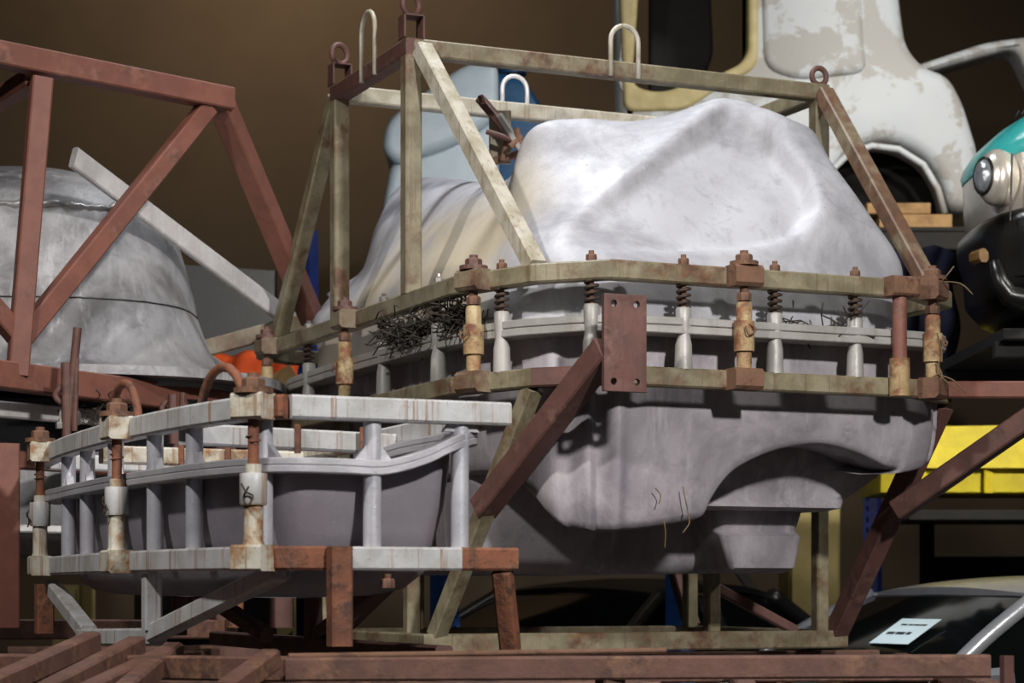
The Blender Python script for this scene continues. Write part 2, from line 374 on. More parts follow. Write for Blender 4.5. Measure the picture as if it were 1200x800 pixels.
# upper shell
plan = lambda r, l: [W(r, l, .91), W(r + (.015 if r < 3.2 else -.01), l + (.01 if l < 7 else 0), 1.03)]
pt = lambda *a: W(*a)
c_r = lambda r, l, q: plan(r, l) + [at_r(*x) for x in q]
c_l = lambda r, l, q: plan(r, l) + [at_l(*x) for x in q]
c_w = lambda r, l, q: plan(r, l) + [W(*x) for x in q]
cols = [
 c_r(3.0, 8.9, [(366, 378, 3.04), (376, 362, 3.12), (386, 350, 3.22), (397, 338, 3.4)]),
 c_r(3.0, 8.5, [(405, 364, 3.05), (412, 344, 3.13), (422, 328, 3.22), (434, 311, 3.35)]),
 c_r(3.0, 8.2, [(434, 352, 3.05), (442, 322, 3.14), (446, 292, 3.24), (449, 256, 3.36)]),
 c_r(3.0, 7.9, [(468, 342, 3.05), (474, 306, 3.15), (482, 272, 3.27), (476, 213, 3.5)]),
 c_r(3.0, 7.4, [(522, 325, 3.05), (532, 282, 3.16), (548, 240, 3.28), (552, 214, 3.48)]),
 c_r(3.02, 7.05, [(570, 310, 3.10), (580, 262, 3.2), (594, 216, 3.33), (604, 207, 3.42)]),
 c_l(3.08, 6.8, [(618, 300, 6.88), (606, 245, 7.2), (609, 190, 7.35), (626, 150, 7.38)]),
 c_l(3.28, 6.6, [(676, 300, 6.70), (664, 240, 6.98), (672, 182, 7.16), (680, 139, 7.3)]),
 c_l(3.6, 6.57, [(778, 300, 6.66), (758, 240, 6.86), (752, 185, 7.04), (752, 141, 7.25)]),
 c_l(3.9, 6.57, [(868, 300, 6.66), (850, 235, 6.84), (842, 170, 7.03), (848, 118, 7.2)]),
 c_l(4.2, 6.57, [(955, 300, 6.66), (930, 232, 6.8), (905, 170, 6.98), (890, 126, 7.12)]),
 c_l(4.45, 6.59, [(1025, 310, 6.68), (985, 240, 6.78), (945, 178, 6.92), (918, 138, 7.1)]),
 c_l(4.58, 6.74, [(1054, 312, 6.76), (1019, 255, 6.83), (977, 196, 6.96), (936, 150, 7.15)]),
 c_w(4.6, 7.2, [(4.57, 7.2, 1.2), (4.5, 7.25, 1.45), (4.44, 7.3, 1.65), (4.38, 7.4, 1.78)]),
 c_w(4.6, 8.4, [(4.55, 8.4, 1.2), (4.45, 8.35, 1.45), (4.35, 8.3, 1.6), (4.2, 8.25, 1.7)]),
 c_w(4.45, 9.05, [(4.4, 8.95, 1.2), (4.3, 8.8, 1.4), (4.2, 8.7, 1.55), (4.1, 8.6, 1.62)]),
 c_w(3.8, 9.15, [(3.8, 9.05, 1.2), (3.8, 8.95, 1.4), (3.8, 8.85, 1.52), (3.8, 8.7, 1.6)]),
 c_w(3.2, 9.1, [(3.25, 9.05, 1.15), (3.3, 8.95, 1.3), (3.4, 8.9, 1.4), (3.5, 8.8, 1.45)]),
]
cen = W(3.9, 7.9, 1.70)
for c in cols:
    e = c[-1]; c += [e.lerp(cen, .45) - Vector((0, 0, .02)), cen]
rows = net(cols, 12, 10)
rows[-1] = [cen.copy() + (v-cen)*.02 for v in rows[-2]]
# pressed recess of the side panel, in (r, z) on the sloping front face
poly = [RL(at_l(x, y, l)) for x, y, l in [(688, 287, 6.75), (800, 289, 6.72), (890, 283, 6.72), (935, 268, 6.74), (955, 240, 6.78), (945, 205, 6.86), (915, 165, 6.95), (880, 140, 7.05), (852, 128, 7.12), (800, 168, 7.05), (740, 212, 6.95), (690, 248, 6.9), (655, 280, 6.85)]]
poly = [(p[0], p[2]) for p in poly]
def sd(x, y):
    ins = False; best = 9
    for (x0, y0), (x1, y1) in zip(poly, poly[1:] + poly[:1]):
        if (y0 > y) != (y1 > y) and x < (x1-x0)*(y-y0)/(y1-y0) + x0: ins = not ins
        dx, dy = x1-x0, y1-y0; t = max(0, min(1, ((x-x0)*dx + (y-y0)*dy)/(dx*dx+dy*dy)))
        best = min(best, math.hypot(x-x0-t*dx, y-y0-t*dy))
    return best if ins else -best
rdg = [(p[0], p[2]) for p in (RL(at_l(655, 282, 6.85)), RL(at_l(848, 124, 7.15)))]
nrm = W(0, 0, 0) - W(0, .8, -.55)
for row in rows:
    for v in row:
        r, l, z = RL(v)
        if l < 7.4 and r > 3.0 and z > 1.12:
            s = max(0, min(1, (sd(r, z) + .028)/.055)); s = s*s*(3-2*s)
            # shallow towards the diagonal ridge, deep at the lower and rear border
            dx, dz = rdg[1][0]-rdg[0][0], rdg[1][1]-rdg[0][1]; L_ = math.hypot(dx, dz)
            q_ = ((r-rdg[0][0])*dz - (z-rdg[0][1])*dx)/L_; t_ = ((r-rdg[0][0])*dx + (z-rdg[0][1])*dz)/L_/L_
            w_ = max(.22, min(1, .22 + q_/.30))
            v -= nrm.normalized()*.062*s*w_
            if -.1 < t_ < 1.15: v += nrm.normalized()*.02*math.exp(-((q_+.02)/.032)**2)*min(1, (t_+.1)/.15, (1.15-t_)/.15)
m = MB(); m.grid(rows, True)
dome = m.build('upper_shell', 'cast_aluminium', big, True)
at = dome.data.attributes.new('stain', 'FLOAT', 'POINT')
for i, v in enumerate(dome.data.vertices):
    r, l, z = RL(v.co + WL[big])
    a = max(0, min(1, (3.36 - r)/.14))*max(0, min(1, (l - 6.95)/.25))*max(0, min(1, (9.2-l)/.5))
    at.data[i].value = a*.85
# lower shell with the wheel arch
arch = [(830, 606), (838, 590), (850, 570), (865, 553), (880, 543), (900, 533), (920, 526), (945, 521), (970, 520), (995, 525), (1015, 532), (1032, 540), (1046, 547), (1058, 549)]
A = [RL(at_l(x, y, 6.56)) for x, y in arch]
lowc = [(3.0, 9.0, .42), (2.99, 8.4, .42), (2.99, 7.9, .42), (2.99, 7.4, .42), (3.0, 7.1, .42), (3.03, 6.95, .40), (3.07, 6.83, .33), (3.09, 6.76, .27), (3.12, 6.69, .22), (3.17, 6.68, .21), (3.215, 6.61, .20), (3.26, 6.625, .20), (3.31, 6.565, .20), (3.36, 6.575, .205), (3.42, 6.56, .21), (3.53, 6.56, .225), (3.6, 6.56, .237)]
lowc += [(a[0], 6.56, a[2]) for a in A]
lowc += [(4.52, 6.56, .425), (4.6, 6.575, .44), (4.65, 6.62, .46), (4.67, 6.7, .47), (4.67, 7.5, .47), (4.64, 8.4, .47), (4.58, 9.0, .47), (4.4, 9.15, .45), (3.8, 9.18, .42), (3.2, 9.15, .42)]
mid = (3.8, 7.9)
rows = []
def inw(r, l, d):
    v = Vector((mid[0]-r, mid[1]-l)); 
    k = Vector((1 if r < 3.1 else (-1 if r > 4.5 else 0), 1 if l < 6.75 else (-1 if l > 9 else 0)))
    if r < 3.34 and l < 7.0: a_ = math.radians(90*max(0, min(1, (r-3.0)/.34))); k = Vector((math.cos(a_), math.sin(a_)))
    if k.length == 0: k = v
    k.normalize(); return r + k.x*d, l + k.y*d
for zf, d in ((.9, 0), (.8, 0), (.72, 0), (.6, .004), (.0, 0)):
    if zf: rows.append([W(*inw(r, l, d), zf) for r, l, zb in lowc])
for t, d in ((.45, .012), (.75, .022), (.92, .03), (.98, .045), (1.0, .075), (1.0, .2), (.9, .32)):
    rows.append([W(*inw(r, l, d), .6 + (zb-.6)*t) for r, l, zb in lowc])
rows = [spline(r, 3, True) for r in rows]
MB().grid(rows, True).build('lower_shell', 'lower_aluminium', big, 60)
def hull(name, mat, parent, secs, smooth=50, n=8, ex=None):
    """rounded rectangular loft: secs = (r0, r1, l0, l1, z, corner)"""
    m = MB(); rr = []
    for r0, r1, l0, l1, z, c in secs:
        ring = []
        for cx, cy, a0 in ((r1-c, l0+c, -90), (r1-c, l1-c, 0), (r0+c, l1-c, 90), (r0+c, l0+c, 180)):
            for k in range(n+1):
                a = math.radians(a0 + 90*k/n); ring.append(W(cx + c*math.cos(a), cy + c*math.sin(a), z))
        rr.append(ring)
    m.ring(rr); return m.build(name, mat, parent, smooth)
hull('arch_tunnel', 'lower_aluminium', big, [(3.55, 4.66, 6.80, 8.9, .62, .1), (3.58, 4.64, 6.82, 8.9, .47, .1), (3.6, 4.56, 6.86, 8.9, .40, .1), (3.62, 4.46, 6.88, 8.9, .34, .08), (3.64, 4.42, 6.86, 8.9, .305, .05), (3.68, 4.38, 6.9, 8.9, .295, .05)])
hull('belly', 'lower_aluminium', big, [(3.05, 4.1, 7.2, 8.9, .5, .1), (3.08, 4.1, 7.25, 8.9, .12, .1), (3.14, 4.05, 7.3, 8.8, .06, .1)])
hull('foot_block', 'lower_aluminium', big, [(3.92, 4.33, 6.97, 7.8, .34, .05), (3.95, 4.31, 7.01, 7.8, .22, .05), (3.96, 4.31, 6.97, 7.7, .2, .05), (4.0, 4.29, 6.99, 7.7, .08, .04), (4.03, 4.26, 7.03, 7.6, .062, .03)])
# spring posts
RP = ringp[:6]
ports = [362, 450, 514, 588, 693, 801, 908, 1002]
for i, px in enumerate(ports):
    p, d, nn = ring_at(px, RP, ZU)
    o = Vector((p.x, p.y, H))
    inn = Vector((o.x, o.y, 0))
    lo = o + Vector((0, 0, ZL + .03)); hi = o + Vector((0, 0, ZF + .065))
    post = MB().lathe(lo, hi, [(0, .031), (.4, .029), (.55, .023), (.7, .026), (.97, .0275), (1, .023)], 16).build('spring_post', 'flange_aluminium', big, 40)
    link('spring', SPRING, None, big, o + Vector((0, 0, ZF + .065)))
    rod('stud', 'rust', big, o + Vector((0, 0, ZF)), o + Vector((0, 0, ZU + .04)), .009, 8)
    link('nut', HEX_ZINC if i < 3 else HEX_SMALL, None, big, o + Vector((0, 0, ZU + .033)))
    # web tying post to flange
    c = o + Vector((0, 0, ZF)); q = (Vector((W(3.8, 7.9, 0).x, W(3.8, 7.9, 0).y, 0)) - Vector((c.x, c.y, 0))).normalized()
    MB().bar(c - Vector((0, 0, 0)), c + q*.09, .05, .05).build('post_lug', 'flange_aluminium', big)
# rusty clamp bolts
for px in (313, 404, 555, 872, 1086):
    p, d, nn = ring_at(px, RP, ZU)
    qx = px
    for _ in range(4):                      # the bolt stands outboard of the rail
        o_ = Vector((d.y, -d.x, 0)); o_ = o_ if o_.dot(W(3.8, 7.9, 0) - p) < 0 else -o_
        h_ = p + o_*.055; qx += px - (600 + h_.x/h_.y*F); p, d, nn = ring_at(qx, RP, ZU)
    out = Vector((d.y, -d.x, 0)); 
    if out.dot(Vector((W(3.8, 7.9, 0).x - p.x, W(3.8, 7.9, 0).y - p.y, 0))) > 0: out = -out
    g = Vector((p.x, p.y, H)) + out*.055
    for z, nm in ((ZU, 'upper_clamp_block'), (ZL, 'lower_clamp_block')):
        a = g + Vector((0, 0, z))
        MB().bar(a - d*.055, a + d*.055, .085, .074, c=.012).build(nm, 'half_rust' if px < 860 else 'rust', big)
    body = MB().lathe(g + Vector((0, 0, ZL + .03)), g + Vector((0, 0, ZU - .09)), [(0, .026), (.28, .026), (.281, .036), (.72, .036), (.721, .028), (.96, .028), (1, .024)], 18).build('clamp_sleeve', 'clamp_steel', big, 40)
    rod('clamp_rod', 'rust', big, g + Vector((0, 0, ZU - .12)), g + Vector((0, 0, ZU + .05)), .015, 12)
    k = link('collar_nut', HEX_SMALL, None, big, g + Vector((0, 0, ZU - .085))); k.scale = (1.35, 1.35, 1.2)
    link('bolt_head', HEX_TAN if px < 860 else HEX_BIG, None, big, g + Vector((0, 0, ZU + .036)))
    ri = body; a = g + Vector((0, 0, (ZU + ZL)/2 - .01)) + out*.036
    MB().tube(spline([a + Vector((0, 0, .02)), a + out*.012 + d*.02, a + out*.014 - d*.01 - Vector((0, 0, .02)), a - d*.02 + out*.008 + Vector((0, 0, .01))], 4), .0032, 6).build('locking_wire', 'rust', big, True)
# plain guide post near the right end
p, d, nn = ring_at(1044, RP, ZU); out = Vector((ST, -CT, 0)); g = Vector((p.x, p.y, H)) + out*.055
MB().bar(g + Vector((0, 0, ZU)) - d*.05, g + Vector((0, 0, ZU)) + d*.06, .085, .07, c=.008).build('upper_clamp_block', 'rust', big)
rod('guide_post', 'red_oxide', big, g + Vector((0, 0, ZL)), g + Vector((0, 0, ZU - .03)), .026, 18)
rod('guide_sleeve', 'clamp_steel', big, g + Vector((0, 0, ZL - .035)), g + Vector((0, 0, ZL + .10)), .036, 18)
# top frame
T = 2.03; B = .065
tl, tf, tr, tb = (2.9, 7.48), (2.9, 8.29), (4.69, 7.48), (4.69, 8.29)
bar('top_rail', 'tan_steel', big, W(*tl, T), W(*tr, T), B)
bar('top_rail', 'pale_steel', big, W(*tf, T), W(*tb, T), B)
bar('top_rail', 'dark_oxide', big, W(*tl, T), W(*tf, T), B, ext=.03)
bar('top_rail', 'tan_steel', big, W(*tr, T), W(*tb, T), B, ext=.03)
for c in (tl, tf, tr, tb): bar('frame_post', 'tan_steel', big, W(*c, ZU + .03), W(*c, T - .03 if c != tl else T - .03), B)
bar('frame_brace', 'pale_steel', big, W(2.93, 7.44, T - .01), W(3.05, 6.68, ZU + .03), B, ext=.0)
bar('frame_brace', 'tan_steel', big, W(2.9, 8.33, T - .01), W(2.9, 9.12, ZU + .03), B)
bar('frame_brace', 'half_rust', big, W(4.69, 7.44, T - .01), W(4.69, 6.68, ZU + .03), B)
bar('frame_brace', 'tan_steel', big, W(4.69, 8.33, T - .01), W(4.69, 9.08, ZU + .03), B)
rax = W(1, 0, 0) - W(0, 0, 0); lax = W(0, 1, 0) - W(0, 0, 0)
for c in (tl, tf):
    o = W(*c, T + .033); s = .038; hh = .085; th = .006; mbx = MB()
    for sx in (-1, 1): mbx.bar(o + rax*(sx*s), o + rax*(sx*s) + Vector((0, 0, hh)), th, .075, up=lax)
    mbx.bar(o - rax*s + Vector((0, 0, hh)), o + rax*s + Vector((0, 0, hh)), .075, th)
    mbx.build('eye_bracket', 'dark_oxide', big)
    eye('lifting_eye', 'dark_oxide', big, o + Vector((0, 0, hh + .045)), .039, .012, lax*.6 - rax*.2)
eye('lifting_eye', 'dark_oxide', big, W(*tr, T + .033 + .036), .034, .0115, lax)
uloop('lifting_loop', 'pale_steel', big, W(2.865, 7.78, T - .035), W(2.865, 7.93, T - .035), .26, .0095)
q0, q1 = W(3.72, 7.445, T - .03), W(3.84, 7.445, T - .03); uloop('lifting_loop', 'pale_steel', big, q0, q1, .20, .0095)
uloop('lifting_loop', 'white_bar', big, W(3.62, 8.27, T + .0), W(3.735, 8.27, T + .0), .145, .0095)
# rusty toggle latch hanging on the far rail
Yl = 8.62
lat = MB().bar(P(563, 116, Yl), P(592, 150, Yl - .05), .05, .035).build('latch_arm', 'dark_oxide', big)
MB().bar(P(585, 135, Yl - .06), P(612, 176, Yl - .1), .03, .03).bar(P(592, 140, Yl - .02), P(606, 172, Yl - .02), .02, .02).build('latch_link', 'bolt_zinc', big)
MB().bar(P(570, 154, Yl - .08), P(614, 168, Yl - .08), .025, .02).build('latch_handle', 'dark_oxide', big)
MB().bar(P(586, 130, Yl + .03), P(586, 192, Yl + .03), .09, .02, up=(0, 1, 0)).build('latch_plate', 'tan_steel', big)
MB().bar(P(576, 190, Yl), P(622, 176, Yl), .03, .03).bar(P(588, 188, Yl-.03), P(594, 166, Yl-.03), .022, .022).build('latch_foot', 'rust', big)
for a, b in (((563, 112), (566, 121)), ((605, 150), (613, 180)), ((598, 172), (612, 160))):
    rod('latch_pin', 'rust', big, P(*a, Yl - .1), P(*b, Yl - .1), .012, 8)
# outrigger with the drilled plate
plc = at_l(731.5, 402, 6.27); dn = Vector((0, 0, 1))
def plate_frame(x, y, z): return plc + rax*x + dn*y + lax*z
holes = [[(sx*.042 + .012*math.cos(a*math.pi/6), sy*.128 + .012*math.sin(a*math.pi/6)) for a in range(12)] for sx in (-1, 1) for sy in (-1, 1)]
outline('bracket_plate', 'dark_oxide', big, [[(-.078, -.16), (.078, -.16), (.078, .16), (-.078, .16)]] + holes, .02, .001, plate_frame)
bar('bracket_arm', 'dark_oxide', big, at_l(726, 424, 6.28), at_l(700, 436, 6.45), .06, .06)
e0 = at_l(712, 408, 6.3); e1 = at_l(566, 596, 6.98)
bar('bracket_strut', 'dark_oxide', big, e0, e1, .085, .085)
# struts down to the base frame
bar('base_strut', 'tan_steel', big, W(3.03, 6.66, ZL - .03), W(2.93, 7.3, -.17), .06)
bar('base_strut', 'dark_oxide', big, W(4.70, 6.64, ZL - .03), W(4.66, 7.3, -.17), .075)
bar('base_strut', 'tan_steel', big, W(2.93, 9.1, ZL - .03), W(2.93, 8.5, -.17), .06)
bar('base_strut', 'dark_oxide', big, W(4.69, 9.1, ZL - .03), W(4.66, 8.5, -.17), .06)
base = [(2.9, 7.3), (4.66, 7.3), (4.66, 8.5), (2.9, 8.5)]
rails('base_rail', 'tan_steel', big, [W(r, l, -.2) for r, l in base], .065, .07, True)
for r, l in ((4.6, 7.33), (4.2, 7.5), (2.95, 7.6), (2.95, 8.4), (4.62, 8.45), (3.3, 8.45)): bar('base_post', 'tan_steel', big, W(r, l, -.17), W(r, l, .70), .055)
bar('base_brace', 'dark_oxide', big, W(4.2, 7.52, .02), W(4.6, 7.52, -.17), .04)
bar('base_brace', 'dark_oxide', big, W(2.95, 7.6, .1), W(2.95, 8.4, -.17), .05)
# right hand outrigger
o0 = W(4.66, 6.62, ZL); bar('bracket_arm', 'red_oxide', big, P(1092, 457, o0.y), P(1262, 457, 7.75), .065, .062)
bar('bracket_strut', 'dark_oxide', big, P(1262, 452, 7.75), P(1052, 598, 8.12), .078)
bar('side_arm', 'half_rust', big, P(374, 372, 9.75), P(228, 412, 9.55), .085, .075)

# ================================================================ the small mould in front
sm = thing('moulding_tool', W(1.85, 6.2, -.235), 'small lilac-grey tub mould in a rust-streaked white frame in front of the large mould', 'mould')
SU, SL = .458, .078
near = [(1.53, 7.52), (1.48, 6.9), (1.47, 6.3), (1.49, 5.9), (1.53, 5.5), (1.585, 5.22), (1.66, 5.13), (2.26, 5.13)]
cv = [RL(v)[:2] for v in spline([W(r, l, 0) for r, l in near[:6]], 3)] + near[6:]
R0 = rails('upper_rail', 'white_steel', sm, [W(r, l, SU) for r, l in cv[:16]], .055, .06, one=True, smooth=20)
rails('upper_rail', 'orange_rust', sm, [W(r, l, SU) for r, l in cv[15:17]], .0552, .0602)
rails('upper_rail', 'white_steel', sm, [W(r, l, SU) for r, l in cv[16:]], .055, .06)
rails('lower_rail', 'white_steel', sm, [W(r, l, SL) for r, l in cv[:16]], .055, .06, one=True, smooth=20)
rails('lower_rail', 'orange_rust', sm, [W(r, l, SL) for r, l in cv[15:17] + [(1.8, 5.13)]], .0552, .0602)
rails('lower_rail', 'white_steel', sm, [W(r, l, SL) for r, l in [(1.8, 5.13), (2.12, 5.13)]], .055, .06)
rails('lower_rail', 'orange_rust', sm, [W(r, l, SL) for r, l in [(2.12, 5.13), (2.28, 5.13)]], .055, .06)
for z, mt in ((SU - .012, 'white_steel'), (SL, 'orange_rust')):
    rails('far_rail', mt, sm, [W(2.2, 5.16, z), W(2.22, 6.1, z)], .05, .055)
    rails('far_rail', 'white_rusty' if z > .2 else 'dark_oxide', sm, [W(2.22, 6.1, z), W(2.15, 6.9, z)], .05, .055)
    rails('far_rail', 'white_steel', sm, [W(2.15, 6.9, z), W(2.02, 7.52, z), W(1.53, 7.52, z)], .05, .055)
bar('cross_bar', 'white_steel', sm, W(1.52, 5.62, SU - .04), W(2.2, 5.78, SU - .04), .05, .058)
bar('cross_bar', 'white_rusty', sm, W(1.5, 6.5, SU - .045), W(2.2, 6.55, SU - .045), .05, .055)
for r, l in ((1.86, 5.7), (2.06, 5.72), (1.9, 6.52), (1.75, 6.52)):
    bar('stub', 'orange_rust', sm, W(r, l - .03, SU - .08), W(r, l - .03, SU - .0), .018)
# flange with the raised lip at the right end, then the tub
fz = lambda r, l: .312 + (.085*max(0, min(1, (r-1.92)/.22))**1.5 if l < 5.6 else .085*max(0, min(1, (r-1.92)/.22))**1.5*max(0, 1-(l-5.6)/.8))
fp = [(1.54, 7.35), (1.495, 6.9), (1.485, 6.3), (1.505, 5.9), (1.54, 5.5), (1.59, 5.27), (1.67, 5.155), (1.8, 5.15), (1.92, 5.15), (2.04, 5.15), (2.13, 5.16), (2.175, 5.27), (2.16, 5.7), (2.16, 6.3), (2.1, 6.9), (2.0, 7.4), (1.8, 7.46)]
ff = spline([W(r, l, fz(r, l)) for r, l in fp], 6, True)
for dz in (.0095, -.0095):
    rails('flange', 'flange_lilac', sm, [v + Vector((0, 0, dz)) for v in ff], .075, .019, True, .003, True, 40)
cc = W(1.84, 6.3, 0); rows = []
for dz, k in ((0, .93), (.06, .92), (.14, .89), (.22, .83), (.28, .78), (.315, .66), (.33, .45), (.335, .02)):
    row = []
    for v in ff:
        z = v.z - dz*(1 + max(0, v.z - H - .312)/.33)
        r, l, _ = RL(v); r2 = 1.84 + (r-1.84)*k; l2 = 6.3 + (l-6.3)*(1-(1-k)*.42)
        row.append(W(r2, l2, z - H))
    rows.append(row)
MB().grid(rows, True).build('tub_shell', 'lilac_cast', sm, True)
SP = cv
def small_pt(px, z): p, d, n_ = ring_at(px, SP, z); return Vector((p.x, p.y, H)), d
for px in (76, 98, 131, 177, 223, 306, 438, 541):
    o, d = small_pt(px, .3)
    inn = Vector((-d.y, d.x, 0))
    if inn.dot(W(1.84, 6.3, 0) - W(1.5, 5.2, 0)) < 0: inn = -inn
    r, l, _ = RL(o); f_ = fz(r, l)
    g = o + inn*.012
    tu = rod('support_tube', 'grey_tube', sm, g + Vector((0, 0, SL + .02)), g + Vector((0, 0, SU - .02)), .0235, 20)
    gus = MB()
    for sgn in (-1, 1):
        a = g + Vector((0, 0, f_ + .018))
        gus.ring([[a + d*(sgn*.015) + inn*.012, a + d*(sgn*.05) + inn*.012, a + d*(sgn*.015) + Vector((0, 0, .045)) + inn*.012],
                  [a + d*(sgn*.015) - inn*.012, a + d*(sgn*.05) - inn*.012, a + d*(sgn*.015) + Vector((0, 0, .045)) - inn*.012]])
    gus.build('gusset', 'flange_lilac', sm)
    MB().bar(g + Vector((0, 0, f_)), g + inn*.05 + Vector((0, 0, f_)), .05, .03).build('tube_lug', 'flange_lilac', sm)
for px in (47, 137, 297):
    o, d = small_pt(px, SU); qx = px
    for _ in range(4):
        out = Vector((d.y, -d.x, 0)); out = out if out.dot(W(1.84, 6.3, 0) - W(1.5, 5.2, 0)) < 0 else -out
        h_ = o + out*.05; qx += px - (600 + h_.x/h_.y*F); o, d = small_pt(qx, SU)
    g = o + out*.05
    for z, nm in ((SU, 'upper_clamp_block'), (SL, 'lower_clamp_block')):
        a = g + Vector((0, 0, z)); MB().bar(a - d*.045, a + d*.045, .075, .066, c=.006).build(nm, 'white_rusty', sm)
    MB().lathe(g + Vector((0, 0, SL + .03)), g + Vector((0, 0, SL + .235)), [(0, .03), (.06, .0245), (.5, .0245), (.501, .033), (.88, .033), (.881, .021), (1, .021)], 18).build('clamp_sleeve', 'white_rusty', sm, 40)
    MB().lathe(g + Vector((0, 0, SL + .135)), g + Vector((0, 0, SL + .212)), [(0, .0335), (.02, .0345), (.98, .0345), (1, .0335)], 18).build('sleeve_collar', 'white_steel', sm, 40)
    rod('clamp_rod', 'orange_rust', sm, g + Vector((0, 0, SL + .2)), g + Vector((0, 0, SU + .035)), .0145, 14)
    link('bolt_head', HEX_BIG, None, sm, g + Vector((0, 0, SU + .032)))
    a = g + Vector((0, 0, SL + .165)) + out*.036
    MB().tube(spline([a - d*.012 + Vector((0, 0, .02)), a + d*.006 + out*.008, a + d*.022 - Vector((0, 0, .012)), a + d*.012 - Vector((0, 0, .035)) + out*.006, a - d*.006 - Vector((0, 0, .016)), a + d*.016 + Vector((0, 0, .012)) + out*.01], 5), .0024, 6).build('locking_wire', 'spring_steel', sm, True)
    b = g + Vector((0, 0, SL + .29))
    MB().tube([b + (out*math.cos(i*.6) + d*math.sin(i*.6))*.0185 + Vector((0, 0, i*.0015)) for i in range(12)], .0022, 6).build('wire_tie', 'orange_rust', sm, True)
for p0, p1 in (((116, 511), (154, 503)), ((222, 493), (267, 485))):
    a, d = small_pt(p0[0], SU); b, d = small_pt(p1[0], SU)
    i_ = W(1.84, 6.3, 0) - W(1.5, 6.3, 0); i_.normalize()
    uloop('lifting_handle', 'orange_rust', sm, a + i_*.03 + Vector((0, 0, SU)), a + i_*.03 + (b-a).normalized()*(.34 if p0[0] < 200 else .27) + Vector((0, 0, SU)), .15 if p0[0] < 200 else .125, .0125)
# legs
zb = -.165
def leg(nm, mt, a, b, w_=.055): return bar(nm, mt, sm, a, b, w_)
leg('leg', 'orange_rust', P(398, 640, 5.36), P(398, 757, 5.36))
leg('leg', 'orange_rust', W(2.245, 5.13, SL - .03), W(2.30, 5.2, zb), .05)
leg('leg', 'orange_rust', P(52, 684, 7.45), P(52, 742, 7.45), .06)
leg('leg', 'white_steel', P(178, 672, 6.0), P(178, 738, 6.0), .05)
leg('leg_strut', 'white_steel', P(62, 688, 7.2), P(104, 742, 6.55), .05)
leg('leg_strut', 'white_steel', P(180, 742, 6.0), P(330, 668, 5.42), .05)
leg('foot_bar', 'white_steel', P(98, 746, 6.6), P(186, 746, 6.0), .05)
leg('leg', 'dark_oxide', W(2.15, 6.4, SL - .02), W(2.15, 6.4, zb), .05)
leg('leg', 'dark_oxide', W(2.0, 7.45, SL - .02), W(2.0, 7.45, zb), .05)
leg('leg_strut', 'dark_oxide', W(2.15, 5.6, SL - .02), W(2.15, 6.35, zb + .02), .045)
leg('leg_strut', 'dark_oxide', W(1.85, 7.0, SL - .02), W(2.0, 6.4, zb + .02), .045)
rails('foot_rail', 'dark_oxide', sm, [W(2.15, 5.3, zb - .012), W(2.15, 7.5, zb - .012)], .05, .05)
link('bolt_head', HEX_SMALL, None, sm, W(1.92, 5.12, SL - .075))

# ================================================================ the left mould in its red frame
lm = thing('moulding_tool', P(30, 790, 9.2), 'tall rough aluminium mould with a weld seam in a red-brown truss frame', 'mould')
RB = .088
bar('top_rail', 'red_oxide', lm, P(-40, 56, 7.9), P(268, 117, 8.72), RB, .09)
bar('truss_post', 'red_oxide', lm, P(49, 92, 8.1), P(20, 440, 8.08), RB*.88)
bar('truss_brace', 'red_oxide', lm, P(38, 92, 8.16), P(-70, 160, 8.6), RB*.8)
bar('truss_brace', 'red_oxide', lm, P(243, 126, 8.66), P(24, 398, 8.1), RB*.82, RB*.82)
bar('truss_brace', 'red_oxide', lm, P(24, 398, 8.1), P(-60, 300, 7.9), RB*.82)
bar('truss_brace', 'red_oxide', lm, P(258, 118, 8.72), P(366, 374, 9.55), RB)
bar('ring_rail', 'red_oxide', lm, P(-40, 434, 7.9), P(312, 480, 9.2), .09, .105)
def LZ(py, Y=9.35): return H + (HZ-py)/F*Y
prof = [(470, 1.06), (452, 1.0), (447, .93), (438, .88), (420, .835), (400, .80), (370, .76), (340, .735), (300, .695), (278, .668), (260, .635), (246, .60), (234, .55), (224, .47), (215, .37), (206, .25), (200, .12), (197, .005)]
rows = []
cx, cy = (25-600)/F*9.35, 9.35
for py, k in spline([(a, b, 0) for a, b in prof], 3) and [(v.x, v.y) for v in spline([(a, b, 0) for a, b in prof], 3)]:
    ring = []
    for i in range(64):
        a = 2*math.pi*i/64; c_, s_ = math.cos(a), math.sin(a); e = .75
        ring.append(Vector((cx + k*math.copysign(abs(c_)**e, c_), cy + .82*k*math.copysign(abs(s_)**e, s_), LZ(py))))
    rows.append(ring)
MB().grid(rows, True).build('mould_shell', 'rough_aluminium', lm, True)
def kat(py):
    for (a, b), (c, d) in zip(prof[:-1], prof[1:]):
        if c <= py <= a: return b + (d-b)*(a-py)/(a-c)
def belt(py, k, r, name, mt, jit):
    pts = []
    for i in range(160):
        a = 2*math.pi*i/160; c_, s_ = math.cos(a), math.sin(a); e = .75; kk = k + random.uniform(-jit, jit)*.4
        pts.append(Vector((cx + kk*math.copysign(abs(c_)**e, c_), cy + .82*kk*math.copysign(abs(s_)**e, s_), LZ(py) + random.uniform(-jit, jit))))
    rr = [r*random.uniform(.6, 1.3) if jit > .002 else r for _ in pts]
    MB().tube(pts, rr, 6, True).build(name, mt, lm, True)
belt(264, kat(264), .017, 'weld_bead', 'weld_bead', .007)
belt(370, kat(370), .004, 'seam', 'dark_paint', .001)
MB().tube([P(x, y, Y_) for x, y, Y_ in ((210, 378, 9.2), (214, 400, 9.14), (222, 420, 9.12), (234, 436, 9.08), (247, 447, 9.05))], [.012, .018, .02, .018, .016], 8).build('weld_bead', 'weld_bead', lm, True)
fl = MB(); 
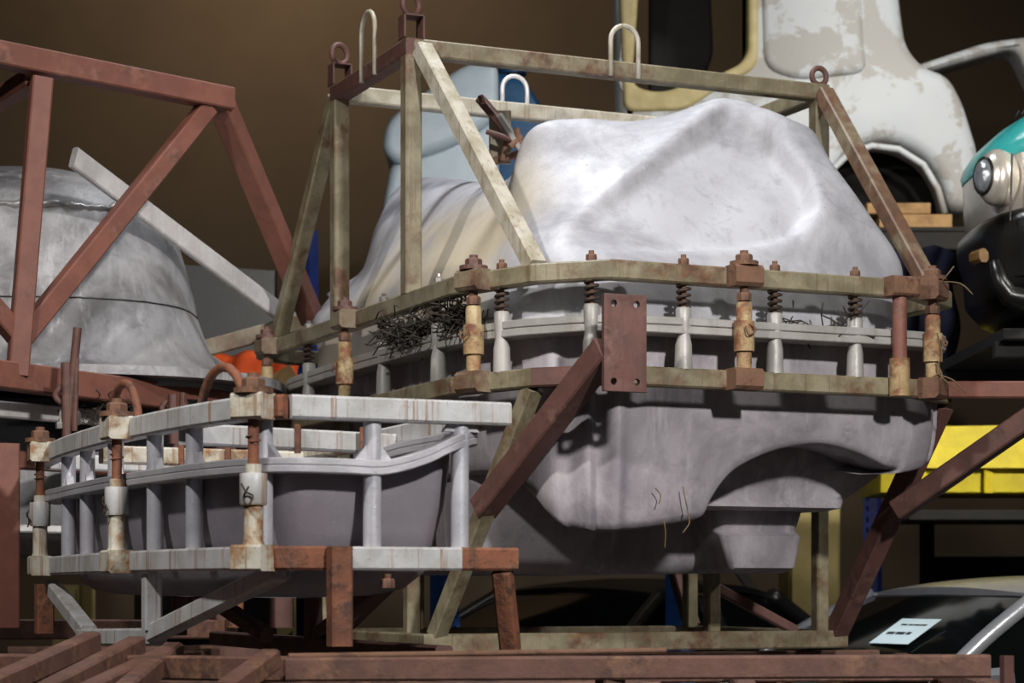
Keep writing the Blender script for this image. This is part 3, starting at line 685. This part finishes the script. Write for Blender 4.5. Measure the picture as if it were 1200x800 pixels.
for a in [0]: fl.grid([[Vector((cx + k*math.copysign(abs(math.cos(t*math.pi/32))**.75, math.cos(t*math.pi/32)), cy + .82*k*math.copysign(abs(math.sin(t*math.pi/32))**.75, math.sin(t*math.pi/32)), z)) for t in range(64)] for k, z in ((.9, LZ(452)), (1.16, LZ(452)), (1.16, LZ(462)), (.9, LZ(462)))], True)
fl.build('shell_flange', 'rough_aluminium', lm, 30)
wb = bar('stiffener_bar', 'white_bar', lm, P(86, 184, 8.45), P(348, 381, 9.75), .03, .088)
# lower half of the left mould
hullw = lambda name, mat, secs, par: MB().ring([[Vector((x0 + (x1-x0)*a, y0 + (y1-y0)*b, z)) for a, b in ((.08, 0), (.92, 0), (1, .08), (1, .92), (.92, 1), (.08, 1), (0, .92), (0, .08))] for x0, x1, y0, y1, z in secs]).build(name, mat, par, 30)
hullw('lower_shell', 'dark_paint', [(-3.2, -1.22, 8.72, 10.2, H + .78), (-3.2, -1.25, 8.74, 10.2, H + .56)], lm)
hullw('tub_shell', 'rough_aluminium', [(-3.2, -1.28, 8.7, 10.2, H + .56), (-3.15, -1.35, 8.76, 10.2, H + .24), (-3.1, -1.5, 8.9, 10.1, H + .15)], lm)
bar('split_flange', 'white_bar', lm, P(-40, 476, 8.1), P(215, 498, 9.0), .05, .062)
bar('lower_ring_rail', 'red_oxide', lm, P(-40, 535, 8.2), P(280, 556, 9.1), .07, .07)
bar('bead_rail', 'white_bar', lm, P(-20, 618, 8.4), P(140, 622, 8.7), .03, .03)
for x0, top, bot in ((83, 384, 540), (208, 472, 560)):
    Yc = 7.95 if x0 < 100 else 8.55
    MB().cyl(P(x0 + 8, top, Yc), P(x0 - 8, bot, Yc), .016, n=10).build('latch_rod', 'dark_oxide', lm, 40)
    MB().bar(P(x0 - 6, 425 if x0 < 100 else 462, Yc), P(x0 - 5, 525 if x0 < 100 else 520, Yc), .03, .04).bar(P(x0 + 6, 420 if x0 < 100 else 460, Yc), P(x0 + 4, 505, Yc), .02, .03).build('latch_bar', 'dark_oxide', lm)
    MB().tube([P(x0 - 8 - 10*math.sin(t*.35), 454 - 2 + 22*t/9 + (0 if x0 < 100 else 15), Yc + .02) for t in range(10)], .012, 8).build('latch_hook', 'dark_oxide', lm, True)
    MB().bar(P(x0 - 12, 488, Yc + .03), P(x0 + 10, 490, Yc + .03), .05, .05).build('latch_block', 'bolt_zinc', lm)
    link('nut', HEX_ZINC, None, lm, P(x0 - 12, 502, Yc))
# legs of the left frame
bar('frame_leg', 'red_oxide', lm, P(2, 520, 7.6), P(2, 735, 7.6), .11)
bar('base_rail', 'platform_rust', lm, P(-30, 737, 7.7), P(270, 737, 8.7), .08, .075)
for x_, Y_ in ((262, 9.0), (330, 9.4), (232, 9.6)): bar('frame_leg', 'dark_oxide', lm, P(x_, 520, Y_), P(x_, 735, Y_), .09)
bar('frame_leg', 'orange_rust', lm, P(275, 640, 8.6), P(275, 735, 8.6), .06)

# ================================================================ rusty stacking platform underneath
pf = thing('stacking_platform', (.2, 6.3, 0), 'rusty brown steel stacking platform under the moulds', 'platform')
Yp = 5.2
bar('front_rail', 'platform_rust', pf, P(-60, 778, Yp + .9), P(345, 784, Yp), .06, .062)
bar('front_rail', 'platform_rust', pf, P(335, 784, Yp), P(1157, 780, 5.35), .06, .058)
bar('tie_rod', 'rust', pf, P(338, 769, 5.3), P(780, 762, 5.6), .016, .016)
zt = H - .225 - .045
for (a, b) in (((-1.9, 7.6), (1.5, 8.8)), ((-1.75, 6.9), (1.5, 7.2)), ((-2.2, 9.3), (.2, 9.98)), ((-1.3, 5.9), (.4, 5.75))):
    bar('cross_rail', 'platform_rust', pf, (a[0], a[1], zt - .01), (b[0], b[1], zt - .01), .07, .06)
for x in (-1.6, -.2, .6, 1.3): bar('side_rail', 'platform_rust', pf, (x, 5.3 if x > -1 else 6.3, zt - .018), (x + .3, 9.9 if x < .5 else 8.8, zt - .018), .06, .05)
for k, (x0, y0, x1, y1) in enumerate(((-15, 800, 108, 752), (52, 806, 160, 757), (98, 808, 205, 765), (142, 808, 203, 764))):
    bar('slanted_tube', 'platform_rust', pf, P(x0, y0 + 8, 5.0), P(x1, y1, 5.75), .05, .055)
bar('slanted_tube', 'platform_rust', pf, P(262, 812, 4.9), P(318, 772, 5.15), .05)
bar('platform_post', 'platform_rust', pf, P(715, 784, 5.28), (P(715, 784, 5.28).x, 5.28, 0), .06)
for x, y in ((-.5, 5.25), (1.1, 5.33), (-1.25, 6.0), (-1.88, 7.6), (-2.0, 9.35), (.9, 7.15), (1.45, 7.2)): bar('platform_post', 'platform_rust', pf, (x, y, 0), (x, y, zt + .0), .06)
bar('prop_bar', 'dark_oxide', pf, P(1180, 768, 5.3), (P(1180, 768, 5.3).x, 5.3, 0), .03)
bar('prop_rail', 'dark_oxide', pf, P(1180, 810, 5.3), P(1040, 812, 5.35), .03)

# ================================================================ pallet racking behind
rk = thing('pallet_rack', (0, 13.7, 0), 'tall blue pallet racking with slotted uprights behind the moulds', 'rack')
def upright(px, Y, mt, top=3.64, rk=None, ang=.5, wd=.1):
    x = (px-600)/F*Y; n_ = int(top/.075); ca, sa = math.cos(ang), math.sin(ang); o = Vector((x, Y, 0)); ex, ey = Vector((ca, -sa, 0)), Vector((sa, ca, 0))
    outline('upright', mt, rk, [[(-wd/2, 0), (wd/2, 0), (wd/2, top), (-wd/2, top)]] + [[(sx*.021 + dx + sx*dy*.12, .08 + k*.075 + dy) for dx, dy in ((-.007, -.02), (.007, -.02), (.007, .02), (-.007, .02))] for k in range(n_ - 1) for sx in (-1, 1)], .006, .0005, lambda a, b, c: o + ex*a + ey*c + Vector((0, 0, b)))
    for sx in (-1, 1): bar('upright_side', mt, rk, o + ex*(sx*(wd/2 - .003)) + ey*.05, o + ex*(sx*(wd/2 - .003)) + ey*.05 + Vector((0, 0, top)), .1, .006, up=ex, c=.001)
for px, Y, mt in ((355, 13.3, 'navy_paint'), (1020, 14.75, 'navy_paint'), (340, 14.75, 'navy_paint')): upright(px, Y, mt, rk=rk)
rn = thing('pallet_rack', (.3, 10.2, 0), 'bright blue slotted rack posts standing just behind the large mould', 'rack')
for px in (806, 529): upright(px, 10.2, 'blue_paint', 3.0, rn, -.75, .1)
for z in (.14, .5): bar('tie_beam', 'blue_paint', rn, (-.29, 10.26, z), (.84, 10.26, z), .05, .1)
for Y in (13.32, 14.78): bar('shelf_beam', 'dark_board', rk, (-.78, Y, 3.57), (3.9, Y, 3.57), .05, .11)
MB().bar((-.78, 14.05, 3.643), (3.9, 14.05, 3.643), 1.5, .03).build('shelf_deck', 'dark_board', rk)
for px in (860, 900): bar('rack_brace', 'dark_board', rk, P(px - 40, 660, 13.5), P(px + 20, 745, 13.5), .06)

# ---- white fibreglass car body standing on the shelf
Yw = 14.0
fr = lambda Y: (lambda x, y, z: Vector((x, Y + z, y)))
pp = lambda L, Y: [((x-600)/F*Y, H + (HZ-y)/F*Y) for x, y in L]
ws = thing('car_body_shell', (1.9, Yw, 3.66), 'patchy white fibreglass car body shell standing high on the rack', 'car body')
outer = round_corner(pp([(718, -60), (1040, -60), (1056, 60), (1075, 85), (1105, 95), (1122, 125), (1142, 190), (1128, 254), (1104, 252), (1097, 222), (1080, 194), (1052, 177), (1022, 173), (996, 181), (976, 200), (958, 250), (940, 287), (726, 287)], Yw), .10)
win = round_corner(pp([(748, -30), (872, -30), (872, 70), (864, 84), (838, 97), (770, 118), (738, 110), (742, 60)], Yw), .10)
outline('side_panel', 'fibreglass', ws, [outer, win], .42, .09, fr(Yw))
outline('window_lip', 'cream_edge', ws, [round_corner(pp([(722, -50), (884, -50), (884, 88), (840, 112), (800, 138), (729, 140)], Yw), .08), win], .50, .03, fr(Yw + .015))
MB().tube([P(x, y, Yw - .22) for x, y in ((956, 252), (974, 200), (995, 180), (1022, 171), (1053, 175), (1082, 193), (1099, 221), (1107, 250))], .022, 10).build('arch_lip', 'fibreglass', ws, True)
outline('door_pillar', 'fibreglass', ws, [round_corner(pp([(886, -60), (1000, -60), (1006, 60), (1010, 95), (930, 104), (890, 90)], Yw), .16)], .10, .045, fr(Yw - .19))
outline('rear_arm', 'fibreglass', ws, [round_corner(pp([(1068, 82), (1150, 55), (1260, 40), (1260, 150), (1212, 120), (1185, 62), (1140, 74), (1076, 92)], Yw + .5), .08)], .3, .05, fr(Yw + .5))
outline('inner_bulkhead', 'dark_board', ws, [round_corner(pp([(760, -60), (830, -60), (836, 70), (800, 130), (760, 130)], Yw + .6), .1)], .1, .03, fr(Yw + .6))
outline('arch_dark_panel', 'dark_board', ws, [round_corner(pp([(940, 140), (1100, 150), (1110, 285), (940, 285)], Yw + .4), .1)], .1, .03, fr(Yw + .4))  # dark panel added behind the arch to stand for the darkness inside
# timber under the shell
for i, (a, b, hgt, lab) in enumerate((((1012, 249), (1085, 249), .07, 'short timber batten lying on top of the shelf timbers below the wheel arch'), ((1026, 265), (1110, 265), .10, 'thick timber block below the wheel arch of the white shell'))):
    tag(bar('timber_block', 'wood', None, P(*a, 13.6), P(*b, 13.6), .3, hgt), lab, 'timber', 'timber under the shell')

# ---- pale blue hull and deep blue tank
bh = thing('moulded_hull', (-.35, 14.0, 3.66), 'pale blue rounded fibreglass hull on the rack behind the frame posts', 'hull')
Yb = 13.8
outline('hull_cap', 'pale_blue', bh, [round_corner(pp([(455, 150), (486, 126), (546, 84), (584, 80), (584, 148), (530, 180), (465, 200), (450, 184)], Yb), .14, 7)], .9, .06, fr(Yb + .2))
outline('hull_body', 'pale_blue', bh, [round_corner(pp([(460, 190), (584, 144), (584, 281), (446, 281), (451, 240)], Yb), .1)], .7, .06, fr(Yb + .2))
dt = thing('plastic_tank', (.1, 14.6, 3.66), 'deep blue plastic tank beside the pale blue hull', 'tank')
outline('tank_body', 'deep_blue', dt, [round_corner(pp([(570, 84), (606, 84), (630, 112), (648, 152), (648, 291), (570, 291)], 14.4), .12)], .6, .06, fr(14.7))
MB().cyl(P(600, 88, 14.7), P(600, 78, 14.7), .1, n=20).build('tank_cap', 'deep_blue', dt, 40)

# ---- dark shelf, teal vehicle front at the right edge
sf = thing('storage_shelf', (3.2, 9.6, 0), 'dark steel shelf carrying the teal vehicle front', 'shelf')
MB().bar((2.12, 9.9, 2.5), (4.6, 9.9, 2.5), 1.4, .05).build('shelf_deck', 'dark_board', sf)
for x, y in ((4.5, 10.7), (4.5, 9.1)): bar('shelf_leg', 'dark_board', sf, (x, y, 0), (x, y, 2.48), .12)
for y in (9.3, 10.5): bar('shelf_arm', 'dark_board', sf, (2.1, y, 2.44), (4.5, y, 2.44), .06, .07)
tv = thing('vehicle_front', (3.0, 9.7, 2.53), 'teal vehicle front with silver headlight panel and black bumper', 'vehicle')
vx, Yv = 2.98, 9.75
def vloft(name, mat, rowsd, par, n=72, e=.55, tilt=.0):
    rows = []
    for py, edge, dd, *tt in rowsd:
        Ye = Yv; tl_ = tt[0] if tt else tilt
        x0 = (edge-600)/F*Ye; hw = vx - x0; z = H + (HZ-py)/F*9.3
        rows.append([Vector((vx + hw*math.copysign(abs(math.cos(a))**e, math.cos(a)), Yv + dd*math.copysign(abs(math.sin(a))**e, math.sin(a)), z + tl_*min(hw, hw + hw*math.copysign(abs(math.cos(a))**e, math.cos(a))))) for a in [2*math.pi*i/n for i in range(n)]])
    return MB().ring(rows).build(name, mat, par, 40)
vloft('bonnet', 'teal_paint', [(186, 1136, .50), (178, 1134, .505), (168, 1137, .50), (152, 1147, .485), (136, 1164, .46), (124, 1182, .43), (114, 1205, .37), (106, 1240, .25), (102, 1330, .02)], tv, tilt=.28)
vloft('headlight_panel', 'champagne', [(262, 1146, .50, .1), (255, 1142, .515, .12), (225, 1138, .515, .2), (186, 1137, .502, .28)], tv)
vloft('bumper', 'black_plastic', [(372, 1180, .40), (362, 1158, .46), (345, 1144, .50), (338, 1140, .53), (318, 1139, .55), (300, 1138, .56), (280, 1132, .58), (264, 1131, .585, .1), (256, 1133, .58, .15), (248, 1140, .54, .18)], tv)
vloft('chin_bar', 'black_plastic', [(326, 1150, .57), (322, 1146, .59), (306, 1146, .59), (302, 1150, .57)], tv)
def ell(name, mat, c, rx, rz, nrmv, depth, par, ring_=None):
    nrmv = Vector(nrmv).normalized(); x = Vector((0, 0, 1)).cross(nrmv).normalized(); y = nrmv.cross(x); c = Vector(c); m = MB()
    if ring_: m.tube([c + x*rx*math.cos(i*math.pi/16) + y*rz*math.sin(i*math.pi/16) for i in range(32)], ring_, 10, True)
    else: m.ring([[c + nrmv*d_ + x*rx*k*math.cos(i*math.pi/16) + y*rz*k*math.sin(i*math.pi/16) for i in range(32)] for d_, k in ((-depth, 1), (0, 1), (depth*.5, .9), (depth*.8, .6), (depth*.95, .02))])
    return m.build(name, mat, par, 50)
hn = (-.70, -.71, .05); hc = P(1153, 206, 9.325)
hl = ell('headlight', 'lamp_glass', hc + Vector(hn)*.0, .045, .076, hn, .03, tv)
ell('headlight_bezel', 'champagne', hc - Vector(hn)*.045 + Vector((.02, -.016, 0)), .085, .125, hn, .06, tv)
ell('headlight_seal', 'black_plastic', hc + Vector(hn)*.002, .046, .078, hn, .05, tv, .008)
bar('panel_gap', 'black_plastic', tv, P(1186, 180, 9.235), P(1184, 258, 9.235), .01)
bar('fog_lamp', 'amber_lens', tv, P(1141, 303, 9.30), P(1153, 299, 9.235), .05, .06, c=.015)
MB().tube([P(x, y, 9.14) for x, y in ((1165, 305), (1172, 330), (1182, 346), (1205, 352), (1240, 345))], [.02, .035, .045, .05, .05], 12).build('grille_spoke', 'black_plastic', tv, True)
MB().tube([P(x, y, 9.232) for x, y in ((1190, 138), (1194, 130), (1198, 134), (1204, 122), (1212, 120))], .004, 6).build('ink_mark', 'ink', tv, True)

# ---- navy sheet, yellow bin, cream cabinets, orange sheet
def cloth(name, mat, label, cat, x0, x1, z0, z1, Y, amp, seed, thick=.02, lean=0):
    rnd = random.Random(seed); ph = [rnd.uniform(0, 6) for _ in range(6)]; rows = []
    for j in range(19):
        v = j/18; row = []
        for i in range(37):
            u = i/36
            d = amp*(math.sin(u*17 + ph[0] + v*2) + .6*math.sin(u*31 + ph[1] - v*3) + .5*math.sin(v*11 + ph[2] + u*4))
            row.append(Vector((x0 + (x1-x0)*u + .5*amp*math.sin(v*9 + ph[3]), Y + d + lean*v, z0 + (z1-z0)*v + amp*.6*math.sin(u*13 + ph[4])*(v if True else 1))))
        rows.append(row)
    m = MB(); m.grid(rows); o = m.build(name, mat, None, True)
    md = o.modifiers.new('thickness', 'SOLIDIFY'); md.thickness = thick
    return tag(o, label, cat)
cloth('dust_sheet', 'navy_cloth', 'dark navy sheet hanging beyond the right end of the large mould', 'sheet', 1.72, 2.25, 2.42, 3.12, 10.85, .035, 3)
yb_ = thing('storage_bin', (2.9, 12.7, 1.72), 'bright yellow steel bin behind the right-hand outrigger', 'bin')
Yy = 12.35
yl, yr = (1034-600)/F*Yy, (1300-600)/F*Yy
zt0, zt1, zt2 = H + (HZ-498)/F*Yy, H + (HZ-548)/F*Yy, H + (HZ-577)/F*Yy
MB().ring([[Vector((x, Yy + a, z)) for a, z in ((0, zt1), (.16, zt0 + .02*(x > 2.5)), (.8, zt0 + .02), (.8, zt1))] for x in (yl, yr)]).build('bin_lid', 'yellow_paint', yb_)
MB().bar((yl, Yy + .42, (zt1 + zt2)/2), (yr, Yy + .42, (zt1 + zt2)/2), .74, zt1-zt2-.002).build('bin_body', 'yellow_paint', yb_)
for x in (yl + .24, yl + .62): bar('bin_rib', 'yellow_paint', yb_, (x, Yy + .04, zt2), (x, Yy + .04, zt1), .06, .02)
bar('bin_foot', 'dark_board', yb_, (yl + .25, Yy + .4, zt2), (yl + .25, Yy + .4, zt2 - .1), .08)
rk2 = thing('storage_shelf', (2.9, 12.75, 0), 'dark boarded shelf under the yellow bin', 'shelf')
MB().bar((2.3, 12.78, zt2 - .13), (4.6, 12.78, zt2 - .13), .85, .06).build('shelf_deck', 'dark_board', rk2)
for x, y in ((2.54, 13.06), (4.5, 12.5), (4.5, 13.1)): bar('shelf_leg', 'dark_board', rk2, (x, y, 0), (x, y, zt2 - .16), .07)
MB().bar((2.52, 13.12, .9), (4.55, 13.12, .9), .03, 1.4).build('back_board', 'dark_board', rk2)
for nm_, x0, x1, y0, y1, Y, lab in (('cabinet', 925, 985, 560, 790, 14.2, 'cream cabinet seen through the gap behind the large mould'), ('cabinet', 270, 352, 640, 790, 14.4, 'cream cabinet seen under the small tub mould'), ('cabinet', 60, 92, 685, 790, 14.3, 'cream cabinet at the far left below the red frame')):
    t_ = thing(nm_, ((x0+x1)/2/F*Y - 600/F*Y, Y + .3, 0), lab, 'cabinet')
    a, b = (x0-600)/F*Y, (x1-600)/F*Y; z1 = H + (HZ-y0)/F*Y
    MB().bar(((a+b)/2, Y + .3, 0), ((a+b)/2, Y + .3, z1), b-a, .55, up=(0, 1, 0)).build('carcass', 'cream_paint', t_)
    MB().bar(((a+b)/2, Y + .01, .1), ((a+b)/2, Y + .01, z1 - .03), b-a-.03, .03, up=(0, 1, 0)).build('door', 'cream_paint', t_)
    rod('handle', 'bolt_zinc', t_, (b - .05, Y - .02, 1.0), (b - .05, Y - .02, 1.12), .008, 8)
cloth('safety_sheet', 'orange_cloth', 'orange sheet bunched behind the left end of the large mould', 'sheet', -1.72, -1.15, 2.24, 2.68, 11.3, .03, 8, .02, .35)
os_ = thing('storage_shelf', (-1.5, 11.6, 0), 'dark shelf under the orange sheet', 'shelf')
MB().bar((-1.9, 11.3, 2.2), (-1.0, 11.3, 2.2), 1.3, .05).build('shelf_deck', 'dark_board', os_)
for x, y in ((-1.85, 11.3), (-1.05, 11.3), (-1.85, 11.9), (-1.05, 11.9)): bar('shelf_leg', 'dark_board', os_, (x, y, 0), (x, y, 2.18), .06)
tag(bar('grey_plank', 'white_bar', None, P(232, 420, 11.0), P(334, 497, 11.0), .05, .12), 'grey plank leaning in front of the orange sheet', 'plank')
tag(bar('timber_plank', 'wood', None, P(268, 482, 10.75), P(345, 436, 10.75), .05, .09), 'pale timber plank crossing in front of the orange sheet', 'plank')
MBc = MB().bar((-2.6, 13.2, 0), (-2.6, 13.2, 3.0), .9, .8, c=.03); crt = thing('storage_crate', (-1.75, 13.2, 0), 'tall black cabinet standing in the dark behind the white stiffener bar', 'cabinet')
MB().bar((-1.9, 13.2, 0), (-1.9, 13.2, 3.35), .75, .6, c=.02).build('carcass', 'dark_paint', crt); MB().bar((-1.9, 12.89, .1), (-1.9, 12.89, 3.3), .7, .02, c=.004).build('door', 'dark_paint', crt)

# ---------------------------------------------------------------- cars on the hall floor
def car(loc, rot, label, paint, glass='car_glass'):
    t_ = thing('car', loc, label, 'car', 'cars parked on the hall floor')
    R_ = Matrix.Rotation(rot, 3, 'Z'); o = Vector(loc); T_ = lambda x, y, z: o + R_ @ Vector((x, y, z))
    st = [(-2.05, .62, .45, .80), (-1.95, .74, .32, .86), (-1.5, .82, .22, .93), (-.6, .84, .2, .93), (.4, .84, .2, .93), (1.0, .83, .2, .92), (1.6, .80, .22, .80), (2.0, .70, .3, .68), (2.1, .55, .42, .58)]
    secs = []
    for x, hw, z0, z1 in st:
        secs.append([T_(x, hw*a, z0 + (z1-z0)*b) for a, b in ((-.85, 0), (.85, 0), (1, .18), (1.02, .5), (.99, .8), (.9, .97), (.5, 1.02), (0, 1.03), (-.5, 1.02), (-.9, .97), (-.99, .8), (-1.02, .5), (-1, .18))])
    MB().ring(secs).build('body', paint, t_, 45)
    lo = {'f': (1.02, .70, .91), 'r': (-1.62, .70, .92)}; hi = {'f': (.22, .56, 1.38), 'r': (-1.0, .54, 1.37)}
    rows = []
    for i in range(13):
        u = i/12; x = hi['f'][0] + (hi['r'][0]-hi['f'][0])*u
        rows.append([T_(x + .06*(1-(j/6-1)**2)*(1-2*u), (.57 - .02*u)*(j/6-1), 1.375 + .055*(1-(2*u-1)**2) + .035*(1-(j/6-1)**2)) for j in range(13)])
    rf = MB(); rf.grid(rows); k = len(rf.v); rf.grid([[v - Vector((0, 0, .035)) for v in r] for r in rows])
    for seq in ([r[0] for r in rows], [r[-1] for r in rows], rows[0], rows[-1]):
        rf.grid([[v.copy() for v in seq], [v - Vector((0, 0, .035)) for v in seq]])
    rf.build('roof', paint, t_, 50)
    for sy in (-1, 1):
        MB().tube(spline([T_(1.04, sy*.72, .90), T_(.62, sy*.655, 1.17), T_(.2, sy*.57, 1.375)], 5), .038, 8).build('front_pillar', paint, t_, True)
        MB().tube(spline([T_(-1.62, sy*.72, .90), T_(-1.35, sy*.65, 1.15), T_(-1.0, sy*.55, 1.365)], 5), .05, 8).build('rear_pillar', paint, t_, True)
        bar('door_pillar', 'dark_paint', t_, T_(-.35, sy*.735, .92), T_(-.3, sy*.575, 1.37), .05)
        m = MB(); m.ring([[T_(1.0, sy*(.70+d), .92), T_(.2, sy*(.555+d), 1.36), T_(-1.0, sy*(.535+d), 1.36), T_(-1.58, sy*(.70+d), .92)] for d in (0, .006)]); m.build('side_window', glass, t_)
    for nm, a, b, ty in (('windscreen', (1.04, .69, .91), (.21, .55, 1.372), 0), ('rear_window', (-1.64, .68, .92), (-1.01, .53, 1.362), 0)):
        m = MB(); sg = 1 if nm == 'windscreen' else -1; rws = []
        for i in range(9):
            u = i/8; rws.append([T_(a[0] + (b[0]-a[0])*u + sg*(.10*(1-(j/6-1)**2) + .05*math.sin(math.pi*u)), (a[1] + (b[1]-a[1])*u)*(j/6-1), a[2] + (b[2]-a[2])*u + .02*math.sin(math.pi*u)) for j in range(13)])
        m.grid(rws); m.build(nm, glass, t_, True)
    for x in (1.3, -1.3):
        for sy in (-1, 1):
            wh = MB().lathe(T_(x, sy*.62, .31), T_(x, sy*.86, .31), [(0, .26), (.1, .31), (.9, .31), (1, .27)], 28).build('wheel', 'black_plastic', t_, 40)
            MB().lathe(T_(x, sy*.80, .31), T_(x, sy*.872, .31), [(0, .19), (.8, .19), (1, .06)], 20).build('hub_cap', 'bolt_zinc', wh, 40)
    for sy in (-1, 1):
        ell('headlight', 'lamp_glass', T_(2.0, sy*.5, .6), .14, .07, R_ @ Vector((1, sy*.25, .2)), .06, t_)
        MB().bar(T_(.82, sy*.80, 1.0), T_(.74, sy*.97, 1.02), .1, .12, c=.03).build('mirror', paint, t_)
    return t_, T_
H135 = math.radians(-130)
c1, T1 = car((2.21, 10.0, 0), math.radians(-150), 'silver car with a paper notice in its windscreen at the lower right', 'silver_paint')
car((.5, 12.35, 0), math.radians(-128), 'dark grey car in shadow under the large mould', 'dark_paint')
# notice on the windscreen
pa = T1(.64, .25, 1.125); nn = (T1(.9, 0, 1.3) - T1(.3, 0, .3)); 
ux = (T1(0, 1, 0) - T1(0, 0, 0)).normalized(); uy = (T1(.21, 0, 1.372) - T1(1.04, 0, .91)).normalized(); un = ux.cross(uy); un = un if un.z > 0 else -un
nt = thing('paper_notice', pa + un*.10, 'pale blue paper notice behind the silver car windscreen', 'paper')
c0 = pa + un*.10
m = MB(); m.ring([[c0 + ux*a + uy*b + un*d_ for a, b in ((-.13, -.11), (.13, -.11), (.13, .11), (-.13, .11))] for d_ in (0, .002)]); m.build('sheet', 'paper', nt)
def lines(y, xs, h):
    for x0, x1 in xs:
        m = MB(); m.ring([[c0 + ux*a + uy*b + un*d_ for a, b in ((x0, y), (x1, y), (x1, y+h), (x0, y+h))] for d_ in (.002, .003)]); m.build('print_line', 'ink', nt)
lines(.05, ((-.08, -.04), (-.03, .0), (.006, .045), (.05, .09)), .012)
lines(-.03, ((-.1, -.05), (-.04, .02), (.03, .06)), .022)
# ---------------------------------------------------------------- straw, twigs and loose wire
def twigs(name, mat, label, cat, c, ext, n, ln, r, seed, parent=None):
    rnd = random.Random(seed); m = MB()
    for _ in range(n):
        p = Vector(c) + Vector([rnd.gauss(0, e) for e in ext]); d = Vector((rnd.gauss(0, 1), rnd.gauss(0, 1), rnd.gauss(0, .7))).normalized()*ln*rnd.uniform(.4, 1.2)
        m.tube([p, p + d*.5 + Vector((rnd.gauss(0, .012), rnd.gauss(0, .012), rnd.gauss(0, .012))), p + d], r, 4)
    o = m.build(name, mat, None, True); return tag(o, label, cat, kind='stuff')
p, d, _ = ring_at(483, RP, ZF)
twigs('bird_nest', 'dark_twig', 'tangle of dark twigs stuffed between flange and ring rail', 'nest', Vector((p.x, p.y, H + ZF + .06)) + lax*.0 + rax*.03, (.07, .10, .022), 620, .075, .003, 3)
p, d, _ = ring_at(530, RP, ZF)
twigs('bird_nest', 'dark_twig', 'small clump of dark twigs beside the front-left clamp bolt', 'nest', Vector((p.x, p.y, H + ZF + .07)) + rax*.03, (.03, .04, .028), 260, .07, .003, 5)
p, d, _ = ring_at(975, RP, ZF)
twigs('twig_clump', 'dark_twig', 'loose dark twigs lying on the flange near the right end', 'twigs', Vector((p.x, p.y, H + ZF + .035)) + lax*.05, (.10, .02, .008), 26, .11, .003, 6)
p, d, _ = ring_at(1092, RP, ZL)
m = MB(); g = P(1098, 452, 7.72)
for pts in ([(1098, 390), (1103, 415), (1098, 432), (1108, 446), (1125, 458)], [(1104, 436), (1090, 444), (1078, 462)], [(1104, 440), (1118, 446), (1132, 460)], [(1098, 335), (1110, 322), (1118, 312)], [(1100, 330), (1125, 332), (1140, 345)], [(1097, 425), (1104, 440), (1095, 452), (1088, 446)]):
    m.tube(spline([P(x, y, 7.66) for x, y in pts], 4), .0026, 5)
tag(m.build('loose_wire', 'straw', None, True), 'loose straw-coloured wire curling around the right corner clamp', 'wire')
m = MB()
for pts in ([(778, 608), (780, 625), (779, 642)], [(805, 596), (808, 612), (800, 624)], [(768, 572), (774, 580), (772, 590)], [(800, 570), (803, 585), (806, 597)]):
    m.tube(spline([at_l(x, y, 6.545) for x, y in pts], 4), .0022, 5)
tag(m.build('straw_wisps', 'straw', None, True), 'thin straw wisps hanging from the lower edge of the large mould', 'straw', kind='stuff')
p = P(118, 470, 8.3)
twigs('twig_clump', 'dark_twig', 'dark dry twigs on the white split flange of the left mould', 'twigs', P(120, 476, 8.42), (.09, .02, .02), 40, .12, .0025, 9)
